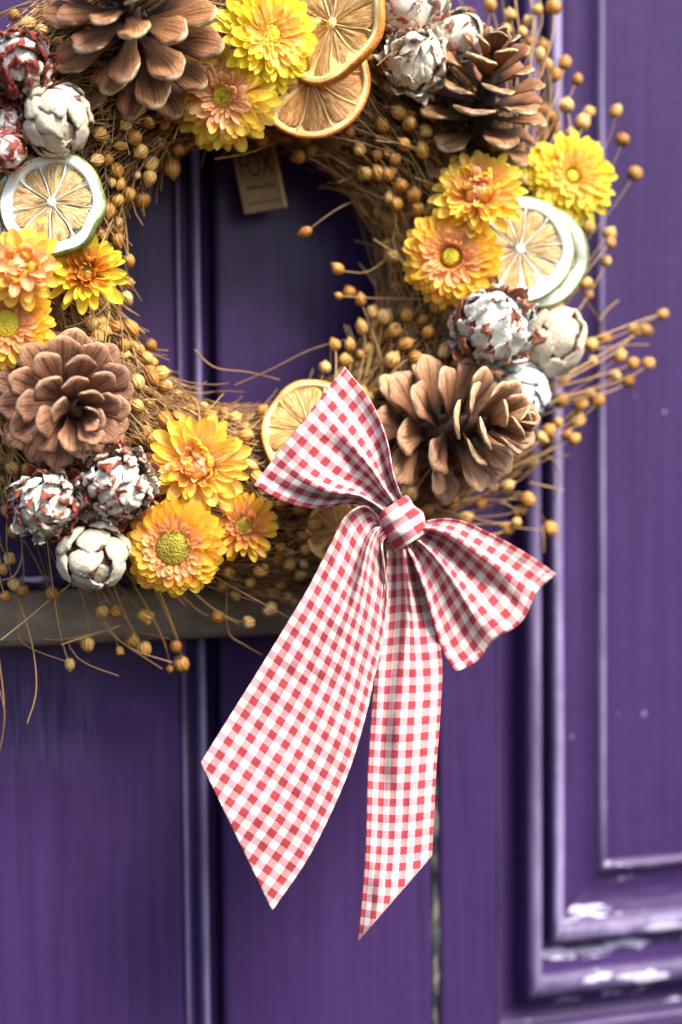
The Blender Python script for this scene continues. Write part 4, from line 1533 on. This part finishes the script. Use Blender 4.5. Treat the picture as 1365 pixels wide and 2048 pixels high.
def loop_lo(u, v):
    if u <= .5:
        return front2(u * 2, v)
    q = (1 - u) * 2
    px, py, Y, a, b = front2(q, v)
    px0, py0, Y0, a1, b1 = front2(1, v)
    cx, cy = 930, 1160
    k = sm(1, .8, q) * .05
    return lerp(px, cx, k), lerp(py, cy, k), YB + .002 + lerp(0, .012, sm(1, .7, q)) * (.4 + .6 * q) if q < .995 else Y, a1 + (a1 - a), b


cloth('loop', loop_lo, 90, 44)

# --- tails
tl_l = [(762, 1040, -.121), (732, 1014, -.126), (694, 1036, -.128), (664, 1092, -.126), (632, 1150, -.123), (583, 1232, -.121), (528, 1322, -.120), (468, 1418, -.119), (401, 1525, -.118)]
tl_r = [(776, 1066, -.119), (764, 1085, -.124), (768, 1130, -.126), (773, 1190, -.126), (766, 1270, -.124), (750, 1350, -.123), (730, 1440, -.122), (692, 1560, -.121), (622, 1708, -.120), (545, 1823, -.119)]


def folds_tl(u, v):
    k = sm(.42, .02, u)
    ph = 2 * math.pi * (1.7 * v + .2)
    sh = -.075 * k * math.sin(ph)
    d = -.0065 * k * math.cos(ph) * sm(0, .06, u)
    cr = math.exp(-((v - .34 - .05 * u) / .07) ** 2) * sm(.36, .06, u)
    d += .0095 * cr
    # long soft roll towards the right-hand side, flatter lower down
    d += -.004 * math.sin(math.pi * v) * sm(.0, .4, u) + .010 * sm(.72, 1.0, v) * sm(.95, .2, u) * sm(0, .15, u)
    sh += .03 * math.sin(math.pi * v) * sm(.9, .3, u)
    d += .0012 * math.sin(v * 6 + u * 9)
    return sh, d


cloth('tail', patch(tl_l, tl_r, 80, 268, folds_tl, (3, 24)), 110, 44)

tr_l = [(776, 1078, -.117), (776, 1130, -.116), (766, 1220, -.116), (754, 1320, -.118), (744, 1420, -.121), (736, 1540, -.126), (732, 1680, -.133), (725, 1790, -.139), (716, 1884, -.145)]
tr_r = [(826, 1078, -.117), (838, 1130, -.116), (864, 1220, -.116), (884, 1320, -.118), (882, 1420, -.121), (874, 1530, -.126), (870, 1610, -.130), (867, 1668, -.134), (865, 1712, -.137)]


def folds_tr(u, v):
    k = sm(.5, .02, u)
    ph = 2 * math.pi * (1.5 * v + .1)
    sh = -.08 * k * math.sin(ph)
    d = -.006 * k * math.cos(ph) * sm(0, .06, u)
    # left part turns away, and the lower end leans forward to the light
    d += .007 * (1 - v) ** 2 * sm(0, .3, u) - .004 * math.sin(math.pi * v)
    sh += -.05 * math.sin(math.pi * v) * sm(.1, .4, u)
    d += .0015 * math.sin(v * 7 - u * 10)
    cr = math.exp(-((v - .28) / .09) ** 2) * sm(.15, .3, u) * sm(.75, .55, u)
    d += .004 * cr
    return sh, d


cloth('tail', patch(tr_l, tr_r, 80, 168, folds_tr, (2, 8)), 110, 34)

# --- knot: a band wrapped round the pinched middle
ax0, ax1 = np.array([784.0, 1014.0]), np.array([826.0, 1078.0])
axd = (ax1 - ax0) / np.linalg.norm(ax1 - ax0)
nrm_ = np.array([axd[1], -axd[0]])
mknot = MPX(805, 1045, -.12)


def knot(u, v):
    """u round the band, v along the pinch axis"""
    th = lerp(-.30 * math.pi, 1.30 * math.pi, u)
    s = lerp(-.06, 1.06, v)
    c = ax0 + (ax1 - ax0) * s
    r = 37 * (1 + .14 * math.sin(math.pi * v)) + 2.2 * math.sin(v * 14 + 2.5 * u) + 5 * (v - .5) + 3 * mnoise.noise((u * 3, v * 4, 2.2))
    off = nrm_ * (r * math.cos(th))
    Y = -.1145 - .0125 * math.sin(th) * (1 + .18 * math.sin(math.pi * v)) + .0007 * math.sin(v * 14 + 2 * u)
    bend = 5 * math.sin(math.pi * v) * 0
    return c[0] + off[0], c[1] + off[1], Y, u * 110 + 8, v * 86 + 10


cloth('knot', knot, 44, 22)

# ------------------------------------------------------------------ paper tag hanging inside the opening
KRAFT = mat_plain('kraft_card', (0.22, 0.135, 0.07), 0.8, 120, .12)
INK = mat_plain('dark_ink', (0.03, 0.028, 0.022), 0.7, 100, .1)
YT = -0.022
tp = P(520, 365, YT)
mt_ = MPX(520, 365, YT)
tilt = math.radians(11)
tag = thing('paper_tag', 'brown card tag with dark lettering hanging in shade inside the wreath opening', 'tag',
            Matrix.Translation(tp) @ Matrix.Rotation(math.radians(-6), 4, 'Z') @ Matrix.Rotation(-tilt, 4, 'Y'))
hw, hh = 43 * mt_, 92 * mt_
v, f = box(-hw, hw, -.0005, .0005, -hh * .62, hh * 1.2, .0002)
card = link('card', mesh_data('card', v, f, KRAFT, False), tag)
v, f = box(hw - 6 * mt_, hw + 1.5 * mt_, -.0016, .0009, -hh * .62, hh * 1.2, .0002)
link('folded_edge', mesh_data('folded_edge', v, f, mat_plain('kraft_edge', (0.42, 0.28, 0.18), .8, 120, .1), False), card)
cu = bpy.data.curves.new('lettering', 'FONT')
cu.body = 'FOX'
cu.align_x = 'CENTER'
cu.size = 1.0
tmp = bpy.data.objects.new('lettering', cu)
COL.objects.link(tmp)
bpy.context.view_layer.update()
dg = bpy.context.evaluated_depsgraph_get()
lm = bpy.data.meshes.new_from_object(tmp.evaluated_get(dg))
bpy.data.objects.remove(tmp)
lm.materials.clear()
lm.materials.append(INK)
lm.name = 'lettering'
lw = link('lettering', lm, card, Matrix.Translation((-2 * mt_, -.0009, 12 * mt_)) @ Matrix.Rotation(math.radians(90), 4, 'X') @ Matrix.Diagonal((34 * mt_, 72 * mt_, 1, 1)))
v, f = box(-hw * .72, hw * .74, -.0009, -.0006, -hh * .44, -hh * .44 + 2.5 * mt_)
link('printed_line', mesh_data('printed_line', v, f, INK, False), card)
v, f = [], []
rr2 = random.Random(5)
x = -hw * .66
while x < hw * .66:
    wd_ = rr2.uniform(2.0, 4.5) * mt_
    a, b_ = box(x, x + wd_, -.0009, -.0006, -12 * mt_, (-4 + rr2.uniform(-3, 0)) * mt_)
    o_ = len(v)
    v += a
    f += [tuple(o_ + i for i in q) for q in b_]
    x += wd_ + 1.6 * mt_
link('small_print', mesh_data('small_print', v, f, INK, False), card)
tw_ = np.array([[(0, 0, hh * 1.15), (.001, -.001, hh * 1.6), (-.001, -.004, hh * 2.1)]])
v, f, _ = tubes(tw_, np.array([.0006]), 5)
link('twine', mesh_data('twine', v, f, KRAFT), tag)
